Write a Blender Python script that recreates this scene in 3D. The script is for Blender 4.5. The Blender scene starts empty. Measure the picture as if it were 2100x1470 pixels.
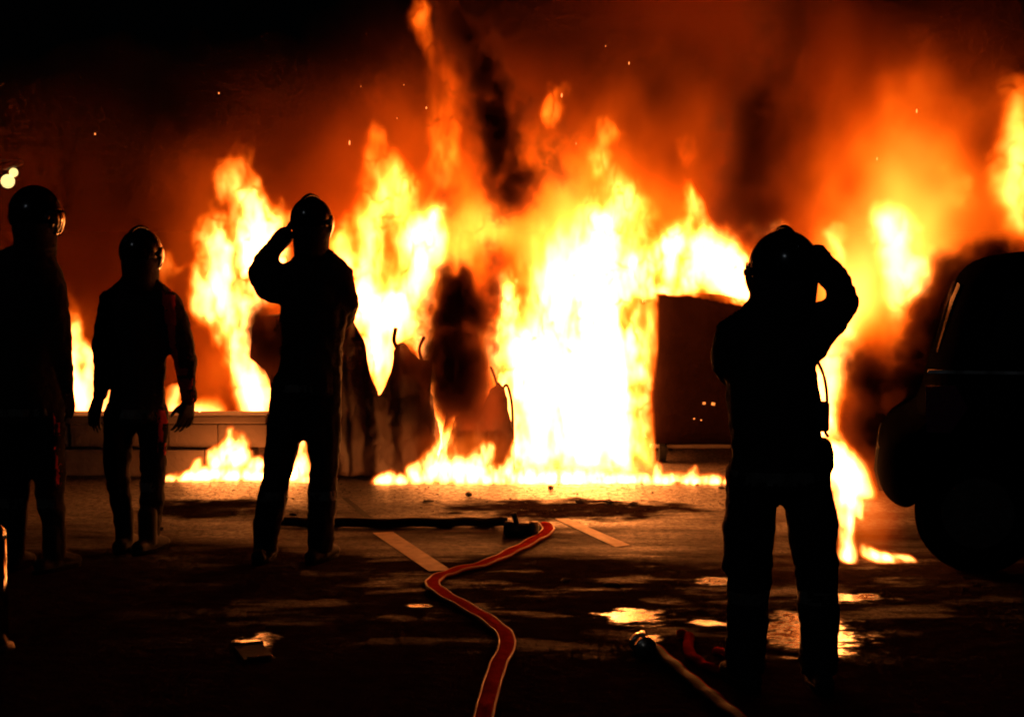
import bpy, bmesh, math, random
import numpy as np
from mathutils import Vector, Matrix

sc = bpy.context.scene
C = sc.collection
random.seed(7)
R = math.radians

# ------------------------------------------------------------------ camera
FPX, HOR, CAMH = 3500.0, 460.0, 1.7
PITCH = math.atan((735 - HOR) / FPX)
cd = bpy.data.cameras.new('camera')
cam = bpy.data.objects.new('camera', cd)
C.objects.link(cam)
cd.lens, cd.sensor_width, cd.clip_start, cd.clip_end = 60, 36, 0.1, 2000
cam.location = (0, 0, CAMH)
cam.rotation_euler = (R(90) - PITCH, 0, 0)
sc.camera = cam

# ------------------------------------------------------------------ night sky, moonlight, exposure
w = bpy.data.worlds.new('World')
sc.world = w
w.use_nodes = True
wn = w.node_tree
sky = wn.nodes.new('ShaderNodeTexSky')
sky.sky_type = 'NISHITA'
sky.sun_disc = False
sky.sun_elevation, sky.sun_rotation = R(35), R(200)
wn.links.new(sky.outputs[0], wn.nodes['Background'].inputs[0])
wn.nodes['Background'].inputs[1].default_value = 0.00004
sd = bpy.data.lights.new('sun', 'SUN')
sd.energy, sd.angle, sd.color = 0.03, R(0.5), (0.8, 0.88, 1)
so = bpy.data.objects.new('sun', sd)
C.objects.link(so)
so.rotation_euler = (R(55), 0, R(-20))
vs = sc.view_settings
vs.view_transform, vs.look, vs.exposure, vs.gamma, vs.use_curve_mapping = 'Standard', 'None', 0.0, 1.0, False
cy = sc.cycles
cy.use_adaptive_sampling, cy.adaptive_threshold, cy.adaptive_min_samples = True, 0.03, 16
cy.use_denoising = True
cy.max_bounces, cy.diffuse_bounces, cy.glossy_bounces, cy.volume_bounces = 5, 2, 3, 1
cy.transmission_bounces, cy.transparent_max_bounces = 4, 8
cy.volume_step_rate, cy.volume_max_steps = 1.0, 512
cy.sample_clamp_indirect = 3
cy.filter_width = 2.0


# ------------------------------------------------------------------ photo pixels -> world
def ray(x, y):
    u, v = (x - 1050) / FPX, (735 - y) / FPX
    return Vector((u, math.cos(PITCH) + v * math.sin(PITCH), -math.sin(PITCH) + v * math.cos(PITCH)))


def P(x, y, Y):
    d = ray(x, y)
    return Vector((0, 0, CAMH)) + d * (Y / d.y)


def G(x, y, z=0.0):
    d = ray(x, y)
    return Vector((0, 0, CAMH)) + d * ((z - CAMH) / d.z)


# ------------------------------------------------------------------ materials
def mat(name, col, rough=0.6, metal=0.0, var=0.3, scale=8.0, bump=0.0, bscale=40.0, emit=None, spec=None, coat=0):
    m = bpy.data.materials.new(name)
    m.use_nodes = True
    nt = m.node_tree
    p = nt.nodes['Principled BSDF']
    tc = nt.nodes.new('ShaderNodeTexCoord')
    n = nt.nodes.new('ShaderNodeTexNoise')
    n.inputs['Scale'].default_value, n.inputs['Detail'].default_value = scale, 6
    nt.links.new(tc.outputs['Object'], n.inputs['Vector'])
    mx = nt.nodes.new('ShaderNodeMix')
    mx.data_type = 'RGBA'
    mx.inputs['A'].default_value = (*[c * (1 - var) for c in col], 1)
    mx.inputs['B'].default_value = (*[min(1, c * (1 + var)) for c in col], 1)
    nt.links.new(n.outputs['Fac'], mx.inputs['Factor'])
    nt.links.new(mx.outputs['Result'], p.inputs['Base Color'])
    mr = nt.nodes.new('ShaderNodeMapRange')
    mr.inputs['To Min'].default_value, mr.inputs['To Max'].default_value = max(.02, rough - .12), min(1, rough + .12)
    nt.links.new(n.outputs['Fac'], mr.inputs['Value'])
    nt.links.new(mr.outputs[0], p.inputs['Roughness'])
    p.inputs['Metallic'].default_value = metal
    if spec is not None:
        p.inputs['Specular IOR Level'].default_value = spec
    p.inputs['Coat Weight'].default_value = coat
    if bump:
        n2 = nt.nodes.new('ShaderNodeTexNoise')
        n2.inputs['Scale'].default_value, n2.inputs['Detail'].default_value = bscale, 5
        nt.links.new(tc.outputs['Object'], n2.inputs['Vector'])
        b = nt.nodes.new('ShaderNodeBump')
        b.inputs['Strength'].default_value, b.inputs['Distance'].default_value = bump, 0.01
        nt.links.new(n2.outputs['Fac'], b.inputs['Height'])
        nt.links.new(b.outputs[0], p.inputs['Normal'])
    if emit:
        p.inputs['Emission Color'].default_value = (*emit[:3], 1)
        p.inputs['Emission Strength'].default_value = emit[3]
    return m


M = dict(
    cloth=mat('cloth_turnout', (.02, .014, .014), .9, 0, .4, 12, .5, 60, spec=.15),
    trouser=mat('cloth_trouser', (.011, .010, .011), .9, 0, .4, 12, .5, 60, spec=.2),
    glove=mat('glove_leather', (.015, .012, .011), .75, 0, .3, 20, .4, 80, spec=.3),
    skin=mat('balaclava', (.02, .017, .016), .85, 0, .2, 20, .3, 90, spec=.2),
    helmet=mat('helmet_shell', (.010, .010, .011), .2, 0, .2, 6, .05, 20),
    visor=mat('visor', (.02, .02, .022), .08, 0, .1, 5),
    boot=mat('boot_rubber', (.004, .004, .004), .9, 0, .3, 10, .2, 50),
    band=mat('reflective_band', (.10, .09, .075), .6, .0, .2, 30, .2, 90),
    red=mat('red_rim_light', (.5, .03, .022), .85, 0, .3, 20, .4, 60, spec=.2),  # red rim light put into the colour of garment panels
    binp=mat('container_plastic', (.006, .0025, .0018), .9, 0, .6, 4, .6, 14, spec=.0),
    steel=mat('sooty_steel', (.09, .07, .06), .5, .7, .4, 14, .3, 40),
    char=mat('charred_metal', (.03, .02, .016), .7, .3, .5, 14, .6, 40),
    rubber=mat('tyre_rubber', (.005, .005, .005), .9, 0, .3, 10, .3, 60, spec=.05),
    conc=mat('concrete', (.09, .065, .05), .95, 0, .3, 7, .6, 30),
    paint=mat('car_paint', (.003, .003, .0035), .7, 0, .3, 3, .2, 10, spec=.0),
    trim=mat('car_trim', (.010, .010, .010), .8, 0, .2, 10, .2, 50),
    glass=mat('car_glass', (.008, .009, .011), .06, 0, .1, 3),
    lamp=mat('tail_lamp', (.12, .03, .05), .12, 0, .3, 30),
    white=mat('plate_white', (.6, .6, .58), .4, 0, .15, 9),
    chrome=mat('chrome', (.6, .58, .55), .15, 1, .1, 9),
    paintline=mat('road_paint', (.36, .28, .2), .7, 0, .7, 14, .7, 70, spec=.1),
    hose=mat('hose_red', (.30, .022, .005), .9, 0, .5, 22, .5, 120, spec=.0),
    hosedge=mat('hose_edge', (.42, .17, .08), .6, 0, .35, 20, .3, 90, spec=.2),
    hosedark=mat('hose_black', (.012, .009, .008), .75, 0, .3, 20, .3, 90, spec=.12),
    brass=mat('coupling_alloy', (.5, .42, .34), .3, .9, .2, 20, .2, 60),
    ash=mat('debris_char', (.02, .015, .013), .85, 0, .5, 20, .6, 50),
    soot=mat('rough_patch', (.014, .011, .01), .95, 0, .3, 6, .6, 60, spec=.05),
    tar=mat('tar_seam', (.008, .008, .008), .9, 0, .3, 6, .4, 60, spec=.1),
    pole=mat('lamp_pole', (.05, .05, .05), .5, .6, .2, 8),
    bulb=mat('lamp_glow', (.9, .85, .6), .4, 0, .05, 8, emit=(1, .74, .26, 1.9)),
    ember=mat('ember_glow', (.3, .08, .02), .8, 0, .2, 8, emit=(1, .25, .05, 2.5)),
    glint_white=mat('glint_white', (.7, .68, .62), .3, 0, .1, 12),
)


def thin_plastic():
    m = mat('scorched_plastic', (.03, .012, .006), .7, 0, .6, 4, .7, 14)
    nt = m.node_tree
    p = nt.nodes['Principled BSDF']
    t = nt.nodes.new('ShaderNodeBsdfTranslucent')
    t.inputs[0].default_value = (.09, .022, .005, 1)
    mx = nt.nodes.new('ShaderNodeMixShader')
    mx.inputs[0].default_value = .35
    nt.links.new(p.outputs[0], mx.inputs[1])
    nt.links.new(t.outputs[0], mx.inputs[2])
    nt.links.new(mx.outputs[0], nt.nodes['Material Output'].inputs['Surface'])
    return m


M['melt'] = thin_plastic()


def asphalt():
    m = bpy.data.materials.new('wet_asphalt')
    m.use_nodes = True
    nt = m.node_tree
    N, L = nt.nodes, nt.links
    p = N['Principled BSDF']
    tc = N.new('ShaderNodeTexCoord')

    def noise(sc_, det, stretch=None, rough=.6):
        n = N.new('ShaderNodeTexNoise')
        n.inputs['Scale'].default_value, n.inputs['Detail'].default_value = sc_, det
        n.inputs['Roughness'].default_value = rough
        if stretch:
            mp = N.new('ShaderNodeMapping')
            mp.inputs['Scale'].default_value = stretch
            L.new(tc.outputs['Object'], mp.inputs[0])
            L.new(mp.outputs[0], n.inputs['Vector'])
        else:
            L.new(tc.outputs['Object'], n.inputs['Vector'])
        return n.outputs['Fac']

    def ramp(f, pts):
        r = N.new('ShaderNodeValToRGB')
        e = r.color_ramp.elements
        while len(e) < len(pts):
            e.new(.5)
        for k, (a, b) in zip(e, pts):
            k.position = a
            k.color = (b, b, b, 1) if not isinstance(b, tuple) else (*b, 1)
        L.new(f, r.inputs[0])
        return r.outputs[0]

    def mul(a, b):
        x = N.new('ShaderNodeMath')
        x.operation = 'MULTIPLY'
        L.new(a, x.inputs[0])
        L.new(b, x.inputs[1])
        return x.outputs[0]
    big = noise(1.1, 6, (.55, 1.6, 1))
    fine = noise(110, 4)
    mid = noise(9, 6)
    col = N.new('ShaderNodeMix')
    col.data_type = 'RGBA'
    col.blend_type = 'MULTIPLY'
    col.inputs['Factor'].default_value = 1
    L.new(ramp(mid, [(.3, (.011, .0065, .0045)), (.7, (.026, .016, .011))]), col.inputs['A'])
    L.new(ramp(fine, [(.3, .5), (.7, 1.4)]), col.inputs['B'])
    L.new(col.outputs['Result'], p.inputs['Base Color'])
    # the hosed-down strip near the fire is wet, the road further out only damp in patches
    def math_(op, a, b=None, c=None):
        x = N.new('ShaderNodeMath')
        x.operation = op
        for k, v in enumerate((a, b, c)):
            if v is None:
                continue
            if isinstance(v, (int, float)):
                x.inputs[k].default_value = v
            else:
                L.new(v, x.inputs[k])
        return x.outputs[0]

    def rng(v, a, b, lo=0, hi=1, smooth=True):
        x = N.new('ShaderNodeMapRange')
        if smooth:
            x.interpolation_type = 'SMOOTHSTEP'
        for k, q in (('From Min', a), ('From Max', b), ('To Min', lo), ('To Max', hi)):
            x.inputs[k].default_value = q
        L.new(v, x.inputs['Value'])
        return x.outputs[0]
    sx = N.new('ShaderNodeSeparateXYZ')
    L.new(tc.outputs['Object'], sx.inputs[0])
    X, Yc = sx.outputs['X'], sx.outputs['Y']
    strip = rng(math_('MULTIPLY_ADD', big, 4.0, Yc), 10.5, 12.6)
    # thin trails of run-off across the road
    run = noise(1.0, 6, (1.3, 3.6, 1), .7)
    trails = math_('MULTIPLY', rng(run, .52, .64), math_('MULTIPLY', rng(Yc, 6.3, 8.2), rng(X, -1.9, -.6)))
    speck = rng(noise(45, 5, (1, 1, 1), .75), .38, .62, .25, 1.25)
    trails = math_('MULTIPLY', trails, speck)
    strip = math_('MULTIPLY', strip, rng(noise(30, 5, (1, .7, 1), .75), .35, .6, .45, 1.05))
    dry = None                                    # rough patches without the strip's wetness
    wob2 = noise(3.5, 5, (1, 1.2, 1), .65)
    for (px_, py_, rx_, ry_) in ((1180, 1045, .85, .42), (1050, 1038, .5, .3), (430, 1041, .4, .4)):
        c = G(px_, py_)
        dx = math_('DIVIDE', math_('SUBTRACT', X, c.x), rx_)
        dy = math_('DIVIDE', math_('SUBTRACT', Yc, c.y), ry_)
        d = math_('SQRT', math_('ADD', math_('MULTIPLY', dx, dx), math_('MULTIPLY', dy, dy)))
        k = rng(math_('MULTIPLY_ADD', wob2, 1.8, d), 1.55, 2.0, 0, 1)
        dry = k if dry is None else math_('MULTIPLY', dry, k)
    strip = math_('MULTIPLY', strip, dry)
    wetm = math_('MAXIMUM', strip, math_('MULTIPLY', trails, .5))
    # standing water
    wob = noise(8, 5, (1, 1.3, 1), .7)
    pud = None
    for (px_, py_, rx_, ry_) in ((1300, 1263, .15, .17), (1665, 1296, .24, .42), (524, 1318, .09, .2), (866, 1241, .06, .05), (1455, 1276, .1, .08),
                                 (1330, 1306, .07, .06), (1470, 1192, .12, .1), (1740, 1225, .2, .1)):
        c = G(px_, py_)
        dx = math_('DIVIDE', math_('SUBTRACT', X, c.x), rx_)
        dy = math_('DIVIDE', math_('SUBTRACT', Yc, c.y), ry_)
        d = math_('SQRT', math_('ADD', math_('MULTIPLY', dx, dx), math_('MULTIPLY', dy, dy)))
        d = math_('MULTIPLY_ADD', wob, 3.0, d)
        k = rng(d, 1.95, 2.5, 1, 0)
        pud = k if pud is None else math_('MAXIMUM', pud, k)
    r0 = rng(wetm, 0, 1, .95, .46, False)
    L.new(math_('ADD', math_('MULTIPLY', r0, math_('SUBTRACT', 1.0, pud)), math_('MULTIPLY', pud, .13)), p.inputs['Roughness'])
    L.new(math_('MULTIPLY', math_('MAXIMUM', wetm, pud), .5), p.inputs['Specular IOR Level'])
    b1 = N.new('ShaderNodeBump')
    b1.inputs['Strength'].default_value, b1.inputs['Distance'].default_value = .9, .006
    L.new(fine, b1.inputs['Height'])
    b2 = N.new('ShaderNodeBump')
    b2.inputs['Strength'].default_value, b2.inputs['Distance'].default_value = .8, .03
    L.new(mid, b2.inputs['Height'])
    for b_, k_ in ((b1, .9), (b2, .8)):
        L.new(rng(pud, 0, 1, k_, .06, False), b_.inputs['Strength'])
    L.new(b1.outputs[0], b2.inputs['Normal'])
    L.new(b2.outputs[0], p.inputs['Normal'])
    return m


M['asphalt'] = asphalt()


# ------------------------------------------------------------------ object helpers
def link(name, me, m, parent=None):
    o = bpy.data.objects.new(name, me)
    C.objects.link(o)
    if m is not None:
        me.materials.clear()
        me.materials.append(m)
    if parent:
        o.parent = parent
        o.matrix_parent_inverse = parent.matrix_world.inverted()
    return o


def bobj(name, bm, m, parent=None, smooth=True):
    me = bpy.data.meshes.new(name)
    bmesh.ops.recalc_face_normals(bm, faces=bm.faces[:])
    bm.to_mesh(me)
    bm.free()
    if smooth:
        me.shade_smooth()
    return link(name, me, m, parent)


def tag(o, label=None, cat=None, group=None, kind=None):
    for k, v in (('label', label), ('category', cat), ('group', group), ('kind', kind)):
        if v:
            o[k] = v
    return o


def empty(name, loc):
    o = bpy.data.objects.new(name, None)
    o.location = loc
    o.empty_display_size = .1
    C.objects.link(o)
    o.matrix_world = Matrix.Translation(loc)
    return o


def box(bm, c, s, rot=None, bev=0.0, seg=2):
    c = Vector(c)
    mt = Matrix.Translation(c) @ (rot.to_4x4() if rot else Matrix()) @ Matrix.Diagonal((*s, 1))
    r = bmesh.ops.create_cube(bm, size=1, matrix=mt)
    if bev:
        es = set(e for v in r['verts'] for e in v.link_edges)
        bmesh.ops.bevel(bm, geom=list(es), offset=bev, segments=seg, affect='EDGES', profile=.5)


def cyl(bm, a, b, r0, r1=None, seg=16):
    a, b = Vector(a), Vector(b)
    d = b - a
    q = Vector((0, 0, 1)).rotation_difference(d.normalized())
    mt = Matrix.Translation((a + b) / 2) @ q.to_matrix().to_4x4()
    bmesh.ops.create_cone(bm, cap_ends=True, segments=seg, radius1=r0, radius2=r0 if r1 is None else r1,
                          depth=d.length, matrix=mt)


def tube(bm, pts, r, seg=10, flat=None, closed=False):
    """sweep; r number or list; flat=(w,h): lies flat on the ground"""
    n = len(pts)
    rings = []
    for i, p in enumerate(pts):
        p = Vector(p)
        t = (Vector(pts[min(i + 1, n - 1)]) - Vector(pts[max(i - 1, 0)])).normalized()
        up = Vector((0, 0, 1)) if abs(t.z) < .95 else Vector((0, 1, 0))
        s = t.cross(up).normalized()
        u = s.cross(t)
        rr = r[i] if isinstance(r, (list, tuple)) else r
        ring = []
        for k in range(seg):
            a = 2 * math.pi * k / seg
            if flat:
                o = s * (math.cos(a) * flat[0]) + u * (math.sin(a) * flat[1])
            else:
                o = s * (math.cos(a) * rr) + u * (math.sin(a) * rr)
            ring.append(bm.verts.new(p + o))
        rings.append(ring)
    for a, b in zip(rings, rings[1:]):
        for k in range(seg):
            bm.faces.new((a[k], a[(k + 1) % seg], b[(k + 1) % seg], b[k]))
    if not closed:
        bm.faces.new(rings[0][::-1])
        bm.faces.new(rings[-1])


def spline(pts, n=8):
    out = []
    pts = [Vector(p) for p in pts]
    for i in range(len(pts) - 1):
        p0, p1, p2, p3 = pts[max(i - 1, 0)], pts[i], pts[i + 1], pts[min(i + 2, len(pts) - 1)]
        for k in range(n):
            t = k / n
            out.append(.5 * ((2 * p1) + (p2 - p0) * t + (2 * p0 - 5 * p1 + 4 * p2 - p3) * t * t + (3 * p1 - p0 - 3 * p2 + p3) * t ** 3))
    out.append(pts[-1])
    return out


# ------------------------------------------------------------------ ground
bm = bmesh.new()
bmesh.ops.create_grid(bm, x_segments=2, y_segments=2, size=400)
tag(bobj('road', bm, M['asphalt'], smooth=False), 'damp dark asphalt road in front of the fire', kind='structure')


def flat_poly(name, pix, z, m, label, kind='structure', sub=0, parent=None):
    bm = bmesh.new()
    pts = [G(*p, z) for p in pix]
    if sub:
        pts = [Vector(p) for p in spline(pts + [pts[0]], sub * 2)[:-1]]
        cen = sum(pts, Vector()) / len(pts)
        rj = random.Random(len(label))
        w1, w2 = rj.uniform(0, 6), rj.uniform(0, 6)
        for i, q in enumerate(pts):
            a_ = 6.283 * i / len(pts)
            kk = 1 + .14 * math.sin(3 * a_ + w1) + .08 * math.sin(7 * a_ + w2) + rj.uniform(-.03, .03)
            pts[i] = cen + (q - cen) * kk
            pts[i].z = z
    f = bm.faces.new([bm.verts.new(p) for p in pts])
    o = bobj(name, bm, m, parent, smooth=False)
    if not parent:
        tag(o, label, kind=kind)
    return o


flat_poly('road_marking', [(764, 1092), (806, 1090), (925, 1168), (880, 1171)], .004, M['paintline'], 'worn pale line running under the red hose')
flat_poly('road_marking', [(1138, 1063), (1166, 1063), (1292, 1117), (1262, 1121)], .004, M['paintline'], 'thin pale line beyond the red hose bend')
flat_poly('tar_seam', [(700, 1020), (712, 1020), (765, 1062), (752, 1064)], .004, M['tar'], 'dark tar seam in the road by the firelight')


# ------------------------------------------------------------------ low wall of concrete blocks
YW = 11.55
wl = empty('low_concrete_wall', P(300, 980, YW) * 1.0)
wl.location.z = 0
bpy.context.view_layer.update()
tag(wl, 'low concrete block wall with a coping, flames rising behind it', 'wall')
x0, x1 = P(-60, 900, YW).x, P(548, 900, YW).x
nb = 6
for course in range(2):
    zc = .10 + .165 * course
    yo = 0.0 if course else -.05
    for i in range(nb):
        a = x0 + (x1 - x0) * (i + (.0 if course else -.25)) / nb
        b = x0 + (x1 - x0) * (i + (1.0 if course else .75)) / nb
        bm = bmesh.new()
        box(bm, ((a + b) / 2, YW + .12 + yo + random.uniform(-.006, .006), zc - (.02 if not course else 0)),
            (b - a - .004, .24, .158 if course else .19), bev=.008)
        bobj('block', bm, M['conc'], wl, smooth=False)
for i in range(4):
    a, b = x0 + (x1 - x0) * i / 4, x0 + (x1 - x0) * (i + 1) / 4
    bm = bmesh.new()
    box(bm, ((a + b) / 2, YW + .12, .378), (b - a - .006, .30, .055), bev=.01)
    bobj('coping_stone', bm, M['conc'], wl, smooth=False)


# ------------------------------------------------------------------ four-wheeled waste container
def container():
    Y = 12.0
    c = P(1435, 955, Y)
    s = Y / FPX
    t = empty('waste_container', (c.x, Y, 0))
    tag(t, 'dark wheeled waste container standing upright with flames over its top', 'container')
    W, D, zb, zt = .66, .52, .2, P(1400, 597, Y).z          # half widths
    W = .5 * 0.68
    xl = P(1326, 900, Y).x
    xr = xl + 1.05
    cx, cyy = (xl + xr) / 2, Y + .45
    ang = 0
    # body: tapered tub made of rounded rings
    bm = bmesh.new()
    rings = []
    prof = [(.14, .86), (.15, .92), (.18, .97), (.24, 1.0), (.5, .99), (.85, .98), (zt - .06, .97), (zt - .05, .985), (zt, .99)]
    n = 40
    for z, k in prof:
        ring = []
        for i in range(n):
            a = 2 * math.pi * i / n
            ca, sa = math.cos(a), math.sin(a)
            e = .28
            xx = (abs(ca) ** e) * (1 if ca > 0 else -1) * .525 * k
            yy = (abs(sa) ** e) * (1 if sa > 0 else -1) * .45 * k
            zz = z
            if z > zt - .1:       # the lip has slumped towards the right
                zz -= max(0, (xx + .05)) * .28 * (1 if yy < 0 else .6) + .012 * math.sin(7 * a)
            ring.append(bm.verts.new((cx + xx, cyy + yy, zz)))
        rings.append(ring)
    for a, b in zip(rings, rings[1:]):
        for i in range(n):
            bm.faces.new((a[i], a[(i + 1) % n], b[(i + 1) % n], b[i]))
    bm.faces.new(rings[0][::-1])
    body = bobj('tub', bm, M['binp'], t)
    md = body.modifiers.new('s', 'SOLIDIFY')
    md.thickness = .012
    bm = bmesh.new()
    box(bm, (cx, cyy - .30, .118), (.98, .06, .035), bev=.008)
    bobj('base_frame', bm, M['steel'], t)
    bm = bmesh.new()
    box(bm, (cx, cyy + .30, .118), (.98, .06, .035), bev=.008)
    bobj('base_frame', bm, M['steel'], t)
    for sx in (-1, 1):
        bm = bmesh.new()
        cyl(bm, (cx + sx * .51, cyy, zt - .3), (cx + sx * .585, cyy, zt - .3), .028)
        bobj('lifting_pin', bm, M['steel'], t)
        bm = bmesh.new()
        box(bm, (cx + sx * .53, cyy - .33, zt - .07), (.05, .05, .03), bev=.008)
        bobj('lid_hook', bm, M['steel'], t)
        bm = bmesh.new()
        box(bm, (cx + sx * .515, cyy - .35, .72), (.045, .05, .035), bev=.008)
        bobj('side_bracket', bm, M['steel'], t)
        for sy in (-1, 1):
            bm = bmesh.new()
            cyl(bm, (cx + sx * .4 - .025, cyy + sy * .3, .08), (cx + sx * .4 + .025, cyy + sy * .3, .08), .078, seg=24)
            wh = bobj('castor', bm, M['rubber'], t, smooth=False)
            bm = bmesh.new()
            box(bm, (cx + sx * .4 + .034, cyy + sy * .3, .09), (.008, .05, .07), bev=.003)
            bobj('fork', bm, M['steel'], wh)
    for dx, z, a in ((-.12, .44, .02), (-.055, .435, .026), (-.19, .33, .012), (-.14, .32, .01)):  # pale chips painted in for bright glints on the tub front
        bm = bmesh.new()
        box(bm, (cx + dx, cyy - .452, z), (a, .003, a * .8), Matrix.Rotation(random.uniform(-.3, .3), 3, 'Y'), .001)
        bobj('painted_glint', bm, M['glint_white'], t)


container()


# ------------------------------------------------------------------ melted bins
def melted_bin(name, label, Yb, tops, depth, rods, back=.55, seed=1):
    """tops: list of (px x, px y top); front wall follows it. base stands on the ground at Yb"""
    rn = random.Random(seed)
    xs = [P(a, b, Yb).x for a, b in tops]
    zs = [P(a, b, Yb).z for a, b in tops]
    xa, xb = xs[0], xs[-1]
    t = empty(name, ((xa + xb) / 2, Yb, 0))
    tag(t, label, 'bin')
    bm = bmesh.new()
    nf, nv = 46, 16
    per = []
    for i in range(nf):
        x = xa + (xb - xa) * i / (nf - 1)
        per.append((x, Yb + .05 * math.sin(3 * math.pi * i / (nf - 1)), float(np.interp(x, xs, zs))))
    for i in range(1, 12):
        f = i / 12
        per.append((xb - .02 * math.sin(f * 3.1), Yb + depth * f, zs[-1] * (1 - f) + zs[-1] * back * f + .04 * rn.random()))
    for i in range(nf):
        x = xb + (xa - xb) * i / (nf - 1)
        per.append((x, Yb + depth, max(.15, back * (.6 + .4 * math.sin(i * .9) ** 2))))
    for i in range(1, 12):
        f = 1 - i / 12
        per.append((xa, Yb + depth * f, zs[0] * (1 - f) + zs[0] * back * f + .04 * rn.random()))
    rings = []
    cx = (xa + xb) / 2
    for j in range(nv + 1):
        v = j / nv
        ring = []
        for k, (x, y, zt) in enumerate(per):
            z = zt * v
            bulge = 1 + .05 * math.sin(v * 3.1) + .03 * math.sin(x * 23 + z * 9) + .02 * math.sin(z * 31 + k)
            yy = y + (y - Yb - depth / 2) * .08 * v + .025 * math.sin(x * 37 + 2 * z) + .02 * math.sin(z * 17 + x * 11)
            ring.append(bm.verts.new((cx + (x - cx) * bulge, yy, max(z, 0.0) + (.0 if j else .003))))
        rings.append(ring)
    n = len(per)
    for a, b in zip(rings, rings[1:]):
        for k in range(n):
            bm.faces.new((a[k], a[(k + 1) % n], b[(k + 1) % n], b[k]))
    bm.faces.new(rings[0][::-1])
    o = bobj('slumped_wall', bm, M['melt'], t)
    md = o.modifiers.new('s', 'SOLIDIFY')
    md.thickness = .014
    sb = o.modifiers.new('u', 'SUBSURF')
    sb.levels = sb.render_levels = 1
    for sc_, st in ((.2, .05), (.05, .015)):
        tx = bpy.data.textures.new('crumple', 'CLOUDS')
        tx.noise_scale = sc_
        dm = o.modifiers.new('d', 'DISPLACE')
        dm.texture, dm.strength, dm.texture_coords = tx, st, 'GLOBAL'
    for pts, r in rods:
        bm = bmesh.new()
        tube(bm, spline([P(a, b, Yb + d) for a, b, d in pts], 6), r, 8)
        bobj('bent_rod', bm, M['char'], t)
    return t


bin1 = melted_bin('melted_bin', 'slumped melted bin with a notched front wall, behind the firefighter touching his helmet', 11.3,
           [(565, 655), (600, 640), (700, 640), (724, 645), (745, 690), (760, 760), (777, 812), (788, 808), (800, 750), (812, 706), (832, 700),
            (850, 730), (868, 738), (882, 735)], .55,
           [([(816, 716, .04), (808, 698, .03), (812, 672, .03)], .014),
            ([(866, 742, .1), (860, 716, .08), (870, 690, .07)], .011)], seed=2)
melted_bin('melted_bin', 'collapsed bin almost hidden by flames under the dark smoke ball', 11.55,
           [(905, 930), (925, 880), (945, 850), (965, 845), (985, 850), (1005, 800), (1022, 785), (1036, 800), (1046, 860), (1052, 930)], .5,
           [([(1030, 800, .1), (1040, 790, .1), (1050, 830, .1), (1052, 900, .1)], .010),
            ([(1020, 790, .1), (1012, 765, .1), (1006, 752, .1)], .010)], back=.4, seed=5)

# its lid hangs off to the side
bm = bmesh.new()
pp = [(518, 668), (541, 650), (590, 645), (600, 770), (562, 800), (543, 758), (512, 734)]
fr = [bm.verts.new(P(a, b, 11.42 + .0006 * (a - 500))) for a, b in pp]
bk = [bm.verts.new(v.co + Vector((0, .03, .01))) for v in fr]
bm.faces.new(fr)
bm.faces.new(bk[::-1])
for i in range(7):
    bm.faces.new((fr[i], fr[(i + 1) % 7], bk[(i + 1) % 7], bk[i]))
bobj('hanging_lid', bm, M['melt'], bin1, smooth=False)

# charred bag-like lump with a handle
a = G(492, 968)
bg = empty('charred_bucket', (a.x, a.y, 0))
tag(bg, 'small charred bucket lying on its side with a wire handle in low flames', 'bucket')
bm = bmesh.new()
r = bmesh.ops.create_icosphere(bm, subdivisions=4, radius=1)
for v in bm.verts:
    n_ = .9 + .12 * math.sin(5 * v.co.x + 3 * v.co.z) + .06 * math.sin(11 * v.co.y + 7 * v.co.x)
    v.co = Vector((v.co.x * .115 * n_, v.co.y * .09 * n_, max(-.045, v.co.z * .075 * n_ - .02 * v.co.x))) + Vector((a.x, a.y, .05))
bobj('bucket_body', bm, M['ash'], bg)
bm = bmesh.new()
tube(bm, spline([(a.x - .05, a.y, .09), (a.x - .045, a.y, .14), (a.x - .01, a.y, .165), (a.x + .03, a.y, .14), (a.x + .035, a.y, .09)], 6), .007, 8)
bobj('handle', bm, M['char'], bg)

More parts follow.
